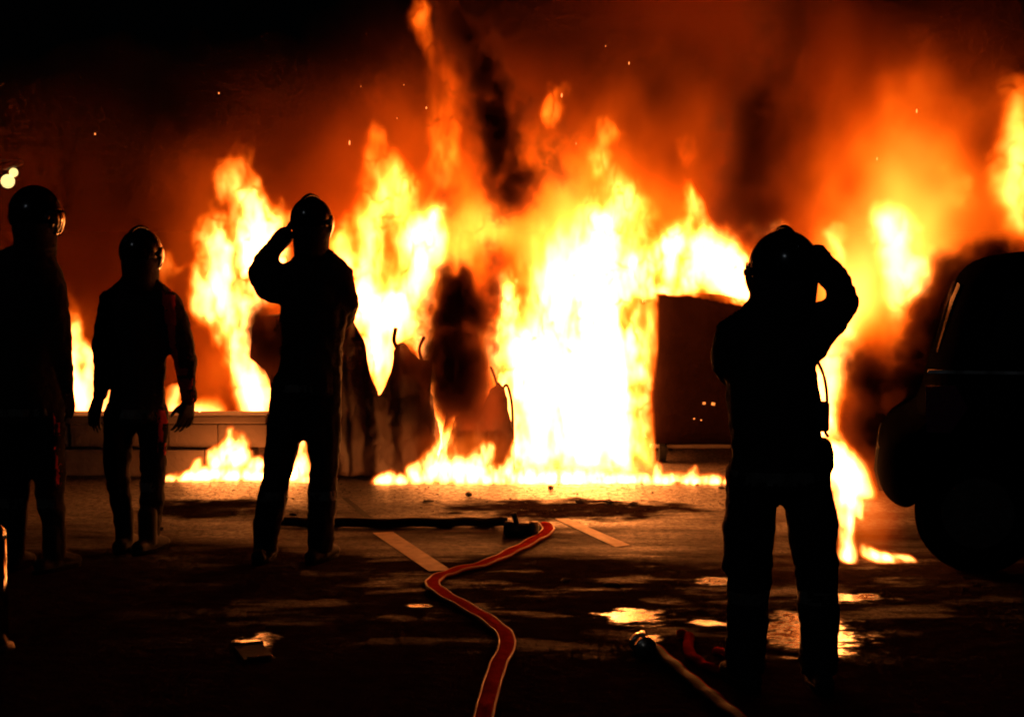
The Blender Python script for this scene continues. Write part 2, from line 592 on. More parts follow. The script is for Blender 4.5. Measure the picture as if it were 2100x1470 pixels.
# ------------------------------------------------------------------ car
def car():
    Yc = 8.25
    org = P(1790, 1000, Yc)
    t = empty('parked_car', (org.x, Yc, 0))
    a = R(-13)
    prof = [(.10, .30), (.03, .36), (0, .48), (.02, .62), (.10, .69), (.23, .74), (.26, .95), (.29, 1.02), (.38, 1.34), (.43, 1.46), (.55, 1.54), (.95, 1.57), (1.5, 1.58),
            (2.05, 1.54), (2.35, 1.46), (2.95, 1.05), (3.1, .99), (3.6, .90), (3.85, .80), (3.95, .62), (3.95, .36), (3.86, .25)]
    bot = [(3.5, .22), (3.42, .40), (3.28, .56), (3.1, .62), (2.92, .56), (2.78, .40), (2.72, .22), (.86, .22), (.81, .40), (.68, .56), (.5, .62), (.32, .56), (.21, .43), (.16, .34)]
    loop = prof + bot
    W = .85
    bm = bmesh.new()
    secs = []
    for fy, ins, zs in ((0, .10, .93), (.05, .035, .98), (.14, 0, 1), (.5, -.012, 1.008), (.86, 0, 1), (.95, .035, .98), (1, .10, .93)):
        ring = []
        for l, z in loop:
            top = max(0, (z - .98) / .6)
            y = (fy - .5) * 2 * W * (1 - .17 * top)
            cl = 1.95
            ll = cl + (l - cl) * (1 - ins * .55)
            zz = z
            if z > .7:
                zz = .7 + (z - .7) * zs
            ring.append(bm.verts.new((ll, y + W, zz)))
        secs.append(ring)
    n = len(loop)
    for A, B in zip(secs, secs[1:]):
        for k in range(n):
            bm.faces.new((A[k], A[(k + 1) % n], B[(k + 1) % n], B[k]))
    for ring in (secs[0][::-1], secs[-1]):
        f = bm.faces.new(ring)
    bmesh.ops.triangulate(bm, faces=[f for f in bm.faces if len(f.verts) > 4])
    parts = [('body', bm, M['paint'], None)]

    def side(poly, off, m, name, thick=.006):
        bm = bmesh.new()
        vs_ = []
        for l, z in poly:
            top = max(0, (z - .98) / .6)
            vs_.append(Vector((l, W - W * (1 - .17 * top) - off - .0 , z)))
        f1 = [bm.verts.new(v) for v in vs_]
        f2 = [bm.verts.new(v + Vector((0, thick + .05, 0))) for v in vs_]
        bm.faces.new(f1)
        bm.faces.new(f2[::-1])
        for k in range(len(f1)):
            bm.faces.new((f1[k], f1[(k + 1) % len(f1)], f2[(k + 1) % len(f1)], f2[k]))
        parts.append((name, bm, m, None))
    side([(.52, 1.05), (.60, 1.38), (.78, 1.45), (1.16, 1.46), (1.16, 1.05)], .004, M['glass'], 'side_window')
    side([(1.24, 1.05), (1.24, 1.46), (1.95, 1.44), (2.2, 1.38), (2.62, 1.09), (2.6, 1.05)], .004, M['glass'], 'side_window')
    side([(.25, .985), (.25, 1.0), (2.7, 1.015), (2.7, 1.0)], .012, M['chrome'], 'waist_trim')
    side([(1.17, .36), (1.17, 1.0), (1.178, 1.0), (1.178, .36)], .006, M['trim'], 'door_gap')
    side([(2.35, .36), (2.42, 1.0), (2.428, 1.0), (2.358, .36)], .006, M['trim'], 'door_gap')
    side([(1.28, .86), (1.28, .885), (1.46, .885), (1.46, .86)], .03, M['trim'], 'door_handle')
    side([(.25, .70), (.24, .92), (.38, .93), (.44, .82), (.36, .70)], .008, M['lamp'], 'tail_lamp')

    def rear(y0, y1, z0, z1, m, name, off):
        zz = [p_ for p_ in prof[:10]]
        def lx(z):
            return float(np.interp(z, [p_[1] for p_ in zz], [p_[0] for p_ in zz])) + .03
        bm = bmesh.new()
        g = [[bm.verts.new((lx(z) - off, y, z)) for y in (y0, y1)] for z in np.linspace(z0, z1, 5)]
        g2 = [[bm.verts.new((lx(z) - off + .05, y, z)) for y in (y0, y1)] for z in np.linspace(z0, z1, 5)]
        for A, B in zip(g, g[1:]):
            bm.faces.new((A[0], A[1], B[1], B[0]))
        for A, B in zip(g2, g2[1:]):
            bm.faces.new((A[1], A[0], B[0], B[1]))
        bm.faces.new((g[0][0], g2[0][0], g2[0][1], g[0][1]))
        bm.faces.new((g[-1][0], g[-1][1], g2[-1][1], g2[-1][0]))
        for s_ in (0, 1):
            bm.faces.new([r_[s_] for r_ in g] + [r_[s_] for r_ in g2[::-1]])
        parts.append((name, bm, m, None))
    rear(.3, 1.4, 1.06, 1.4, M['glass'], 'rear_window', .035)
    rear(.59, 1.11, .74, .85, M['white'], 'number_plate', .036)
    rear(.3, 1.4, .36, .58, M['trim'], 'rear_bumper', .034)
    for yy in (.17, W * 2 - .17):
        for l in (.5, 3.1):
            bm = bmesh.new()
            cyl(bm, (l, yy - .1, .3), (l, yy + .1, .3), .30, seg=40)
            bmesh.ops.bevel(bm, geom=[e for e in bm.edges if len(e.link_faces) == 2 and e.calc_face_angle() > 1], offset=.03, segments=3, affect='EDGES')
            bm2 = bmesh.new()
            s_ = -1 if yy < 1 else 1
            cyl(bm2, (l, yy + s_ * .08, .3), (l, yy + s_ * .108, .3), .19, .17, seg=32)
            parts.append(('wheel', bm, M['rubber'], ('rim', bm2, M['steel'])))
    rot = Matrix.Rotation(a, 4, 'Z')
    mt = Matrix.Translation((org.x, Yc, 0)) @ rot
    for name, bm, m, sub in parts:
        bm.transform(mt)
        o = bobj(name, bm, m, t, smooth=True)
        o.data.set_sharp_from_angle(angle=R(32))
        if name == 'body':
            sub_ = o.modifiers.new('s', 'SUBSURF')
            sub_.levels = sub_.render_levels = 2
        if sub:
            sub[1].transform(mt)
            bobj(sub[0], sub[1], sub[2], o, smooth=False)
    tag(t, 'black hatchback car seen from its rear corner, fire burning behind it', 'car')


car()


# ------------------------------------------------------------------ firefighters
TEX = {}


def clouds(scale):
    if scale not in TEX:
        t = bpy.data.textures.new('folds', 'CLOUDS')
        t.noise_scale, t.noise_depth = scale, 2
        TEX[scale] = t
    return TEX[scale]


ICO = bmesh.new()
bmesh.ops.create_icosphere(ICO, subdivisions=2, radius=1)
ICOV = [v.co.copy() for v in ICO.verts]
ICO.free()


def fuse(name, caps, voxel, m, parent, fold=0.0, fscale=.09, smooth=4):
    """caps: ((centre, (rx,ry,rz)), (centre, (rx,ry,rz))) hulls, fused into one continuous surface"""
    bm = bmesh.new()
    for (c0, r0), (c1, r1) in caps:
        vs_ = [bm.verts.new(c0 + Vector((v.x * r0[0], v.y * r0[1], v.z * r0[2]))) for v in ICOV]
        if (c0 - c1).length > 1e-5 or r0 != r1:
            vs_ += [bm.verts.new(c1 + Vector((v.x * r1[0], v.y * r1[1], v.z * r1[2]))) for v in ICOV]
        res = bmesh.ops.convex_hull(bm, input=vs_, use_existing_faces=False)
        dead = [g for g in set(res['geom_interior'] + res['geom_unused']) if isinstance(g, bmesh.types.BMVert) and g.is_valid]
        bmesh.ops.delete(bm, geom=dead, context='VERTS')
    me = bpy.data.meshes.new('tmp')
    bmesh.ops.recalc_face_normals(bm, faces=bm.faces[:])
    bm.to_mesh(me)
    bm.free()
    o = bpy.data.objects.new('tmp', me)
    C.objects.link(o)
    r = o.modifiers.new('r', 'REMESH')
    r.mode, r.voxel_size, r.use_smooth_shade = 'VOXEL', voxel, True
    s = o.modifiers.new('s', 'SMOOTH')
    s.iterations, s.factor = smooth, .5
    if fold:
        for k, (st, fs) in enumerate(((fold, fscale), (fold * .5, fscale * .4))):
            d = o.modifiers.new('d', 'DISPLACE')
            d.texture, d.strength, d.mid_level, d.texture_coords = clouds(fs), st, .5, 'GLOBAL'
    dg = bpy.context.evaluated_depsgraph_get()
    ev = o.evaluated_get(dg)
    res = bpy.data.meshes.new_from_object(ev)
    bpy.data.objects.remove(o)
    res.name = name
    res.shade_smooth()
    return link(name, res, m, parent)


def band_from(src, pred, off, m, parent, name='reflective_band'):
    """lifts the faces of a garment chosen by pred off it as a band of tape"""
    me = src.data
    bm = bmesh.new()
    bm.from_mesh(me)
    bm.normal_update()
    kill = [f for f in bm.faces if not pred(f.calc_center_median())]
    nrm = {v.index: v.normal.copy() for v in bm.verts}
    bmesh.ops.delete(bm, geom=kill, context='FACES')
    if not bm.faces:
        bm.free()
        return None
    for v in bm.verts:
        v.co += nrm.get(v.index, v.normal) * off
    o = bobj(name, bm, m, parent)
    return o


class Fig:
    """one firefighter; joints come from the photo at the ground distance of the feet"""

    def __init__(s, Y):
        s.Y, s.k = Y, Y / FPX

    def pt(s, x, y, dy=0.0):
        return P(x, y, s.Y) + Vector((0, dy, 0))

    def cap(s, a, b, flat=1.0, fb=None):
        """a,b = (x,y,r[,dy[,rz/r]]) in photo pixels, dy in metres"""
        out = []
        for q, fl in ((a, flat), (b, flat if fb is None else fb)):
            r = q[2] * s.k
            dy = q[3] if len(q) > 3 else 0
            rz = q[4] if len(q) > 4 else 1
            out.append((s.pt(q[0], q[1], dy), (r, r * fl, r * rz)))
        return tuple(out)

    def chain(s, pts, flat=1.0):
        return [s.cap(a, b, flat) for a, b in zip(pts, pts[1:])]


def scaled(caps, k):
    return [tuple((c, tuple(x * k for x in r)) for c, r in cp) for cp in caps]


def hand(wrist, direction, palm_n, size, curl, spread=.16):
    """gloved hand: palm, four unequal bent fingers and a thumb from the side of the palm"""
    d = direction.normalized()
    n = (palm_n - d * palm_n.dot(d)).normalized()
    s = d.cross(n)
    caps = []
    def c(a, ra, b, rb):
        caps.append(((a, (ra,) * 3), (b, (rb,) * 3)))
    pl = size * .46
    for k in (-.5, -.17, .17, .5):
        c(wrist + s * (k * size * .22), size * .085, wrist + d * pl + s * (k * size * .38), size * .075)
    for k, L in zip((-.5, -.17, .17, .5), (.46, .52, .5, .38)):
        p = wrist + d * pl + s * (k * size * .42)
        dd = (d + s * k * spread)
        ang = curl * .4
        for j, f in enumerate((.44, .32, .24)):
            ang += curl * (.35 if j else .0)
            step = (dd * math.cos(ang) + n * math.sin(ang)).normalized() * (L * size * f)
            c(p, size * (.056 - .005 * j), p + step, size * (.05 - .005 * j))
            p = p + step
    p = wrist + d * (pl * .3) - s * (size * .14)
    q = p + (d * .55 - s * .6 + n * .35).normalized() * size * .26
    c(p, size * .07, q, size * .058)
    c(q, size * .056, q + (d * .9 - s * .1 + n * .45).normalized() * size * .2, size * .046)
    return caps


def helmet_obj(t, c, rx, ry, rz, face, m, tilt=0.0, rows=True):
    """fire helmet: shell with comb, brim, neck cape and visor. face = horizontal direction it looks"""
    f = Vector((face[0], face[1], 0)).normalized()
    sx = Vector((f.y, -f.x, 0))
    bm = bmesh.new()
    rw = Matrix((Vector((sx.x, f.x, 0)), Vector((sx.y, f.y, 0)), Vector((0, 0, 1))))
    bmesh.ops.create_uvsphere(bm, u_segments=40, v_segments=24, radius=1)
    for v in bm.verts:
        x, y, z = v.co
        z2 = max(z, -.42)
        k = 1 + .07 * max(0, -z)                     # flare to the rim
        ridge = .055 * math.exp(-(x / .13) ** 2) * max(0, z + .25)
        v.co = Vector((x * rx * k, y * ry * k * (1.03 if y < 0 else 1.06), z2 * rz * (1 + ridge)))
    for v in bm.verts:
        if v.co.z < -.40 * rz and v.co.y > 0:
            v.co.z += .16 * rz * min(1, v.co.y / ry)     # cut higher over the face
    bm.transform(Matrix.Translation(c) @ rw.to_4x4() @ Matrix.Rotation(tilt, 4, 'X'))
    h = bobj('helmet', bm, m, t)
    h['label'] = 'smooth dark fire helmet'
    mt = Matrix.Translation(c) @ rw.to_4x4() @ Matrix.Rotation(tilt, 4, 'X')
    bm = bmesh.new()                                  # visor
    seg, rr = 18, 8
    g = []
    for j in range(rr + 1):
        row = []
        for i in range(seg + 1):
            a = R(-78) + R(156) * i / seg
            z = rz * (.18 - .98 * j / rr)
            b = math.cos((j / rr - .35) * .9)
            row.append(bm.verts.new((math.sin(a) * rx * 1.09 * b, math.cos(a) * ry * 1.16 * b, z)))
        g.append(row)
    for A, B in zip(g, g[1:]):
        for i in range(seg):
            bm.faces.new((A[i], A[i + 1], B[i + 1], B[i]))
    bm.transform(mt)
    v_ = bobj('visor', bm, M['visor'], h)
    v_.modifiers.new('s', 'SOLIDIFY').thickness = .004
    bm = bmesh.new()                                  # comb
    pts = [(0, math.cos(a) * ry * 1.06, math.sin(a) * rz * 1.065) for a in np.linspace(R(25), R(165), 16)]
    tube(bm, pts, [.004 + .007 * math.sin(math.pi * i / 15) for i in range(16)], 8)
    bm.transform(mt)
    bobj('comb', bm, m, h)
    for sgn in (-1, 1):
        bm = bmesh.new()
        cyl(bm, (sgn * rx * .98, ry * .15, -.12 * rz), (sgn * rx * 1.14, ry * .15, -.12 * rz), .017, .013, 14)
        bm.transform(mt)
        bobj('visor_pivot', bm, M['steel'], h)
    return h


def cape(t, c, rx, ry, z0, z1, m):
    """neck cape hanging from the helmet"""
    bm = bmesh.new()
    n = 30
    rows = []
    for j in range(6):
        f = j / 5
        rows.append([bm.verts.new((c.x + math.cos(a) * rx * (1 - .10 * f + .03 * math.sin(5 * a) * f),
                                   c.y + math.sin(a) * ry * (1 - .08 * f), z0 + (z1 - z0) * f))
                     for a in np.linspace(0, 2 * math.pi, n, endpoint=False)])
    for A, B in zip(rows, rows[1:]):
        for i in range(n):
            bm.faces.new((A[i], A[(i + 1) % n], B[(i + 1) % n], B[i]))
    o = bobj('neck_cape', bm, m, t)
    o.modifiers.new('s', 'SOLIDIFY').thickness = .006
    return o


def boot(t, ankle, toe_dir, L, m):
    d = Vector((toe_dir[0], toe_dir[1], 0)).normalized()
    r = L * .17
    heel = Vector((ankle.x, ankle.y, 0)) - d * (L * .28)
    caps = [((Vector((ankle.x, ankle.y, ankle.z + .1)), (r * 1.05,) * 3), (Vector((ankle.x, ankle.y, r)), (r * .95, r * .95, r))),
            ((heel + Vector((0, 0, r * .75)), (r * .78, r * .78, r * .75)), (heel + d * L * .75 + Vector((0, 0, r * .62)), (r * .8, r * .8, r * .62))),
            ((Vector((ankle.x, ankle.y, r * 1.5)), (r * .8,) * 3), (heel + d * L * .62 + Vector((0, 0, r * .8)), (r * .75, r * .75, r * .7)))]
    b = fuse('boot', caps, .01, m, t, 0, smooth=3)
    for v in b.data.vertices:
        v.co.z = max(v.co.z, .012)
    bm = bmesh.new()
    for k in range(2):
        pass
    n = 22
    lo, hi = [], []
    for i in range(n):
        a = 2 * math.pi * i / n
        s = Vector((-d.y, d.x, 0))
        q = heel + d * (L * .36) + d * (math.cos(a) * L * .52) + s * (math.sin(a) * r * .95)
        lo.append(bm.verts.new((q.x, q.y, .001)))
        hi.append(bm.verts.new((q.x, q.y, .022)))
    for i in range(n):
        bm.faces.new((lo[i], lo[(i + 1) % n], hi[(i + 1) % n], hi[i]))
    bm.faces.new(lo[::-1])
    bm.faces.new(hi)
    bobj('sole', bm, M['rubber'], b, smooth=False)
    return b


def person(label, Y, head, arms, torso, legs, hands, feet, face, helm, capez, tilt=0, red=False, extras=(), fold=.028):
    f = Fig(Y)
    base = (sum(f.pt(*q[:2]).x for q in feet) / len(feet), Y, 0)
    t = empty('person', base)
    tag(t, label, 'person', 'firefighters watching the fire')
    a_, b_, fl_ = torso[-1]
    torso = torso[:-1] + [(a_, (b_[0], b_[1] + 8, b_[2] * 1.04, 0, .22), fl_)]
    c_t = [f.cap(a, b, fl) for a, b, fl in torso]
    nk = head[-1][1]
    (l_, r_, _f) = torso[0]
    for sh in (l_, r_):
        c_t.append(f.cap((nk[0], nk[1] - nk[2] * .75, nk[2] * 1.0), (sh[0], sh[1] - sh[2] * .1, sh[2] * .95), .95))
    c_t.append(f.cap((nk[0], nk[1] - nk[2] * 1.5, nk[2] * 1.02), (nk[0], nk[1], nk[2] * 1.25), 1))
    c_a = [c for ch in arms for c in f.chain(ch)]
    c_l = [c for ch in legs for c in f.chain(ch, .95)]
    c_h = [f.cap(a, b, fl) for a, b, fl in head]
    hc = []
    for (x, y, dy), dpx, pn_, curl in hands:
        a = f.pt(x, y, dy)
        b = f.pt(x + dpx[0], y + dpx[1], dy + dpx[2])
        hc += hand(a, b - a, Vector(pn_), .205, curl)
    fc = []
    for x, y, dy in feet:
        p = f.pt(x, y, dy)
        p.z = .12
        fc.append(((p, (.045,) * 3), (p + Vector((0, 0, -.05)), (.045,) * 3)))
    bd = fuse('body', scaled(c_t, .8) + scaled(c_a, .78) + scaled(c_l, .78) + c_h + hc + fc, .0085, M['glove'], t, 0, smooth=2)
    jk = fuse('jacket', c_t + c_a, .012, M['cloth'], t, fold, .1, 5)
    tr = fuse('trousers', c_l, .012, M['trouser'], t, fold, .12, 5)
    for v in tr.data.vertices:
        v.co.z = max(v.co.z, .05)
    hx, hy, hrx, hry, hrz, hdy = helm
    hcen = f.pt(hx, hy, hdy)
    h = helmet_obj(t, hcen, hrx * f.k, hry * f.k, hrz * f.k, face, M['helmet'], tilt)
    cape(h, f.pt(hx, hy, hdy - .01), hrx * f.k * .97, hry * f.k * .97, hcen.z - hrz * f.k * .35, f.pt(hx, capez + 10).z, M['cloth'])
    for (x, y, dy), td in zip(feet, [(.35 * (1 if i else -1), 1) for i in range(len(feet))]):
        p = f.pt(x, y, dy)
        p.z = .1
        boot(t, p, (face[0] * .5 + td[0] * .4, td[1]), .30, M['boot'])
    ztop, zbot = f.pt(0, torso[0][0][1]).z, f.pt(0, torso[-1][1][1]).z
    # tape: chest, hem, shins
    zh = zbot + .04
    for z0 in (zh,):
        band_from(jk, lambda c, z0=z0: abs(c.z - z0) < .022 and abs(c.x - base[0]) < .32, .004, M['band'], jk)
    xm = base[0]
    for sg in (-1, 1):
        band_from(tr, lambda c: abs(c.z - .34) < .022 and (c.x - xm) * sg > 0, .004, M['band'], tr)
    return f, t, bd, jk, tr


def Yfoot(y):
    return G(1050, y).y


# firefighter with one hand at his helmet
Y3 = Yfoot(1150)
person('firefighter seen from behind, one hand raised to his helmet, melted bin behind him', Y3,
       head=[((640, 455, 28), (642, 478, 27), 1.05), ((641, 490, 23), (642, 545, 30), 1)],
       torso=[((618, 562, 34), (676, 562, 40), .95), ((640, 570, 62), (645, 640, 68), .72), ((645, 640, 72), (640, 720, 62), .72), ((640, 720, 64), (630, 800, 68), .75)],
       arms=[[(598, 580, 44), (562, 583, 40, .0), (530, 566, 26, .03)], [(530, 562, 26, .03), (556, 515, 22, .02), (582, 482, 20, .02)],
             [(690, 570, 38), (706, 622, 28, .03), (700, 650, 25, .1)], [(700, 650, 26, .1), (680, 640, 20, .24)]],
       legs=[[(598, 790, 44), (590, 860, 42), (571, 955, 33), (553, 1050, 30), (544, 1128, 24)],
             [(660, 790, 42), (662, 860, 40), (664, 955, 32), (661, 1060, 30), (656, 1135, 25)], [(600, 810, 42), (658, 810, 42)]],
       hands=[((584, 480, .02), (16, -30, .03), (1, .3, 0), 1.1), ((680, 640, .24), (-30, -30, .05), (0, -1, 0), 1.2)],
       feet=[(540, 1150, 0), (656, 1150, .0)], face=(.55, 1), helm=(638, 450, 40, 47, 46, 0), capez=520)

# firefighter walking, arms hanging
Y2 = Yfoot(1128)
fig2 = person('firefighter with both arms hanging and open gloves, one sleeve lit red, before the low wall', Y2,
       head=[((288, 520, 26), (292, 545, 25), 1.05), ((287, 560, 22), (286, 600, 30), 1)],
       torso=[((238, 622, 32), (336, 622, 32), .9), ((284, 635, 58), (286, 700, 60), .7), ((286, 700, 60), (284, 790, 56), .72), ((284, 790, 58), (280, 852, 60), .75)],
       arms=[[(234, 622, 33), (218, 680, 27), (212, 740, 23, .02), (200, 812, 17, .05)], [(342, 624, 33), (366, 680, 28), (378, 740, 24, .02), (383, 818, 17, .05)]],
       legs=[[(246, 845, 34), (242, 920, 29), (243, 985, 25, -.03), (252, 1060, 21), (256, 1105, 19)],
             [(314, 845, 34), (315, 920, 29), (315, 990, 26, -.02), (311, 1060, 22), (308, 1105, 20)], [(252, 850, 34), (308, 850, 34)]],
       hands=[((199, 815, .05), (-12, 40, 0), (.6, .6, 0), .7), ((383, 820, .05), (-5, 40, 0), (-.7, .5, 0), .8)],
       feet=[(256, 1128, 0), (308, 1128, -.05)], face=(.5, 1), helm=(288, 515, 40, 47, 46, 0), capez=585)

p2jk, p2tr = fig2[3], fig2[4]
xs2 = fig2[0].pt(372, 700).x  # sleeve panels carry the fire's red rim light as colour
for z0, z1, lab in ((.92, 1.42, 'upper sleeve with rim light painted red'), (.72, .9, 'cuff with rim light painted red')):
    b_ = band_from(p2jk, lambda c: z0 < c.z < z1 and c.x > xs2 - .045 - .06 * max(0, c.z - 1.05) * 2, .003, M['red'], p2jk, 'rim_light_panel')
    if b_:
        b_['label'] = lab
xt2 = fig2[0].pt(328, 950).x  # trouser edge gets the painted red rim light too
b_ = band_from(p2tr, lambda c: .35 < c.z < .78 and c.x > xt2, .003, M['red'], p2tr, 'rim_light_stripe')

# firefighter cropped by the picture's edge
Y1 = Yfoot(1168)
fig1 = person('tall firefighter looking aside, arm hanging, next to a bright steel post', Y1,
       head=[((72, 445, 30), (78, 475, 29), 1.05), ((74, 490, 27), (70, 545, 36), 1)],
       torso=[((10, 560, 42), (92, 566, 38), .9), ((44, 575, 68), (50, 660, 70), .7), ((50, 660, 72), (52, 760, 70), .72), ((52, 760, 70), (56, 850, 72), .75)],
       arms=[[(92, 570, 40), (112, 650, 33), (122, 715, 27, .02), (128, 795, 18, .06)], [(4, 572, 40), (-25, 650, 32), (-30, 720, 26), (-15, 790, 20, .12)]],
       legs=[[(24, 840, 42), (26, 930, 38), (28, 1020, 33), (26, 1090, 28), (26, 1140, 24)],
             [(92, 840, 42), (98, 930, 36), (104, 1020, 30), (110, 1090, 26), (112, 1140, 23)], [(30, 850, 42), (90, 850, 42)]],
       hands=[((128, 797, .06), (0, 40, 0), (-.6, .7, 0), .9), ((-15, 792, .12), (10, 38, 0), (.6, .7, 0), .9)],
       feet=[(26, 1168, 0), (112, 1168, -.02)], face=(.9, .6), helm=(72, 440, 47, 52, 52, 0), capez=515)

xt1 = fig1[0].pt(112, 900).x  # leg edge coloured red in place of rim light
band_from(fig1[4], lambda c: .42 < c.z < .78 and c.x > xt1 + .02, .003, M['red'], fig1[4], 'rim_light_stripe')

# firefighter with bowed head and elbow high
Y4 = Yfoot(1405)
fig4 = person('firefighter with bowed head and one elbow lifted, hand on his helmet, puddle behind his boots', Y4,
              head=[((1606, 560, 40, .04), (1600, 600, 42, .05), 1.05), ((1600, 610, 40, .04), (1590, 670, 52), 1)],
              torso=[((1525, 690, 50, .02), (1650, 695, 46), .9), ((1582, 700, 88), (1584, 800, 96), .72), ((1584, 800, 97), (1590, 880, 98), .72), ((1592, 880, 98), (1598, 985, 100), .74)],
              arms=[[(1508, 690, 46, 0), (1496, 745, 36, .05), (1520, 775, 34, .16)], [(1520, 775, 34, .16), (1575, 700, 28, .3)],
                    [(1655, 700, 50), (1690, 662, 44, .0), (1733, 614, 29, .02)], [(1733, 606, 29, .02), (1706, 560, 31, .02), (1672, 524, 26, .0)]],
              legs=[[(1546, 960, 56), (1540, 1060, 54), (1537, 1170, 48), (1533, 1280, 45), (1528, 1370, 42)],
                    [(1650, 960, 56), (1662, 1060, 54), (1674, 1170, 47), (1680, 1280, 43), (1680, 1370, 43)], [(1550, 980, 56), (1650, 980, 56)],
                    [(1500, 1085, 22), (1500, 1160, 22)], [(1690, 915, 18), (1698, 950, 16)]],
              hands=[((1672, 524, .0), (-36, -30, .05), (-.3, .5, -1), .6), ((1575, 700, .3), (20, -30, .06), (0, -1, 0), 1.1)],
              feet=[(1524, 1405, 0), (1680, 1405, -.02)], face=(-.25, 1), helm=(1610, 548, 72, 80, 76, .03), capez=650, tilt=-.15, fold=.03)
# loose strap on his side
f4, t4 = fig4[0], fig4[1]
bm = bmesh.new()
tube(bm, spline([f4.pt(1668, 730, -.05), f4.pt(1684, 770, -.06), f4.pt(1690, 820, -.06), f4.pt(1682, 870, -.08), f4.pt(1690, 890, -.08)], 6), .006, 8)
bobj('strap', bm, M['hosedark'], t4)
bm = bmesh.new()
box(bm, f4.pt(1680, 850, -.06), (.05, .04, .11), bev=.01)
bobj('radio', bm, M['trim'], t4)

# ------------------------------------------------------------------ hoses
def hose(name, label, pix, w_, z=.012, m='hose', edge=True, n=10):
    pts = spline([G(x, y) + Vector((0, 0, z)) for x, y in pix], n)
    for i, p in enumerate(pts):
        p.z = z + .003 * math.sin(i * .7)
    bm = bmesh.new()
    tube(bm, pts, 1, 14, flat=(w_, z * .95))
    o = bobj(name, bm, M[m])
    tag(o, label, 'hose')
    if edge:
        for s_ in (-1, 1):
            q = []
            for i, p in enumerate(pts):
                t = (pts[min(i + 1, len(pts) - 1)] - pts[max(i - 1, 0)]).normalized()
                sd_ = t.cross(Vector((0, 0, 1))).normalized()
                q.append(p + sd_ * (s_ * w_ * .88) + Vector((0, 0, z * .42)))
            bm = bmesh.new()
            tube(bm, q, 1, 8, flat=(w_ * .12, z * .35))
            bobj('folded_edge', bm, M['hosedge'], o)
    return o, pts


h1, pts1 = hose('fire_hose', 'flat red fire hose with pale edges snaking along the road', [(1116, 1078), (1124, 1092), (1095, 1112), (1050, 1135), (1000, 1158),
                (930, 1176), (893, 1192), (890, 1208), (925, 1232), (985, 1266), (1030, 1300), (1040, 1330), (1022, 1370), (1006, 1420), (992, 1475), (978, 1540)], .036)
h2, _ = hose('fire_hose', 'black charged hose lying straight across the road, joined to the nozzle', [(560, 1079), (700, 1081), (860, 1081), (960, 1080), (1040, 1079)], .03, .028, 'hosedark', False)
a, b = G(1036, 1083, .035), G(1085, 1085, .035)
t = empty('branch_pipe', ((a + b) / 2).to_2d().to_3d())
tag(t, 'black branch pipe joining the black hose to the red hose', 'nozzle')
bm = bmesh.new()
cyl(bm, a, b, .04, .034, 20)
bobj('barrel', bm, M['trim'], t)
bm = bmesh.new()
cyl(bm, b, b + Vector((.05, 0, 0)), .045, .045, 20)
bobj('coupling', bm, M['steel'], t)
bm = bmesh.new()
cyl(bm, (a + b) / 2 + Vector((0, 0, .02)), (a + b) / 2 + Vector((-.02, -.02, .09)), .014, .017, 12)
bobj('lever', bm, M['trim'], t)
h3, _ = hose('fire_hose', 'ridged hose running out from the metal coupling', [(1316, 1326), (1345, 1342), (1385, 1376), (1430, 1414), (1470, 1446), (1520, 1488), (1570, 1530)], .026, .02, 'hosedark', False)
for s_, wd in ((-1, 1),):
    q = [p.copy() for p in _]
    qq = []
    for i, p in enumerate(q):
        tt = (q[min(i + 1, len(q) - 1)] - q[max(i - 1, 0)]).normalized()
        qq.append(p + tt.cross(Vector((0, 0, 1))).normalized() * (-.012) + Vector((0, 0, .014)))
    bm = bmesh.new()
    tube(bm, qq, 1, 8, flat=(.006, .004))
    bobj('woven_stripe', bm, M['hose'], h3)
h4, _ = hose('fire_hose', 'loop of reddish hose curling beside a boot', [(1395, 1306), (1412, 1312), (1412, 1340), (1432, 1362), (1462, 1378), (1492, 1376), (1500, 1356), (1470, 1340)], .022, .016, 'hose', False)
a = G(1318, 1322, .035)
t = empty('hose_coupling', a.to_2d().to_3d())
tag(t, 'shiny metal coupling at the end of the ridged hose', 'coupling')
d = (G(1385, 1376) - G(1316, 1326)).normalized()
bm = bmesh.new()
cyl(bm, a - d * .05, a + d * .05, .034, .034, 20)
bobj('sleeve', bm, M['brass'], t)
for k in (-1, 1):
    bm = bmesh.new()
    cyl(bm, a + d * .035 * k - d * .01, a + d * .035 * k + d * .01, .042, .042, 20)
    bobj('ring', bm, M['brass'], t)
bm = bmesh.new()
box(bm, a + Vector((0, 0, .045)), (.02, .05, .018), bev=.004)
bobj('lug', bm, M['brass'], t)

# steel post at the left
a = G(2, 1330)
t = empty('steel_post', (a.x, a.y, 0))
tag(t, 'polished steel bollard catching firelight, beside the tall firefighter', 'bollard')
bm = bmesh.new()
cyl(bm, (a.x - .02, a.y, .0), (a.x - .02, a.y, .46), .05, .05, 24)
bobj('tube', bm, M['chrome'], t)
bm = bmesh.new()
bmesh.ops.create_uvsphere(bm, u_segments=24, v_segments=12, radius=.052, matrix=Matrix.Translation((a.x - .02, a.y, .46)))
bobj('cap', bm, M['chrome'], t)
bm = bmesh.new()
cyl(bm, (a.x - .02, a.y, .001), (a.x - .02, a.y, .02), .075, .07, 24)
bobj('base_flange', bm, M['steel'], t)

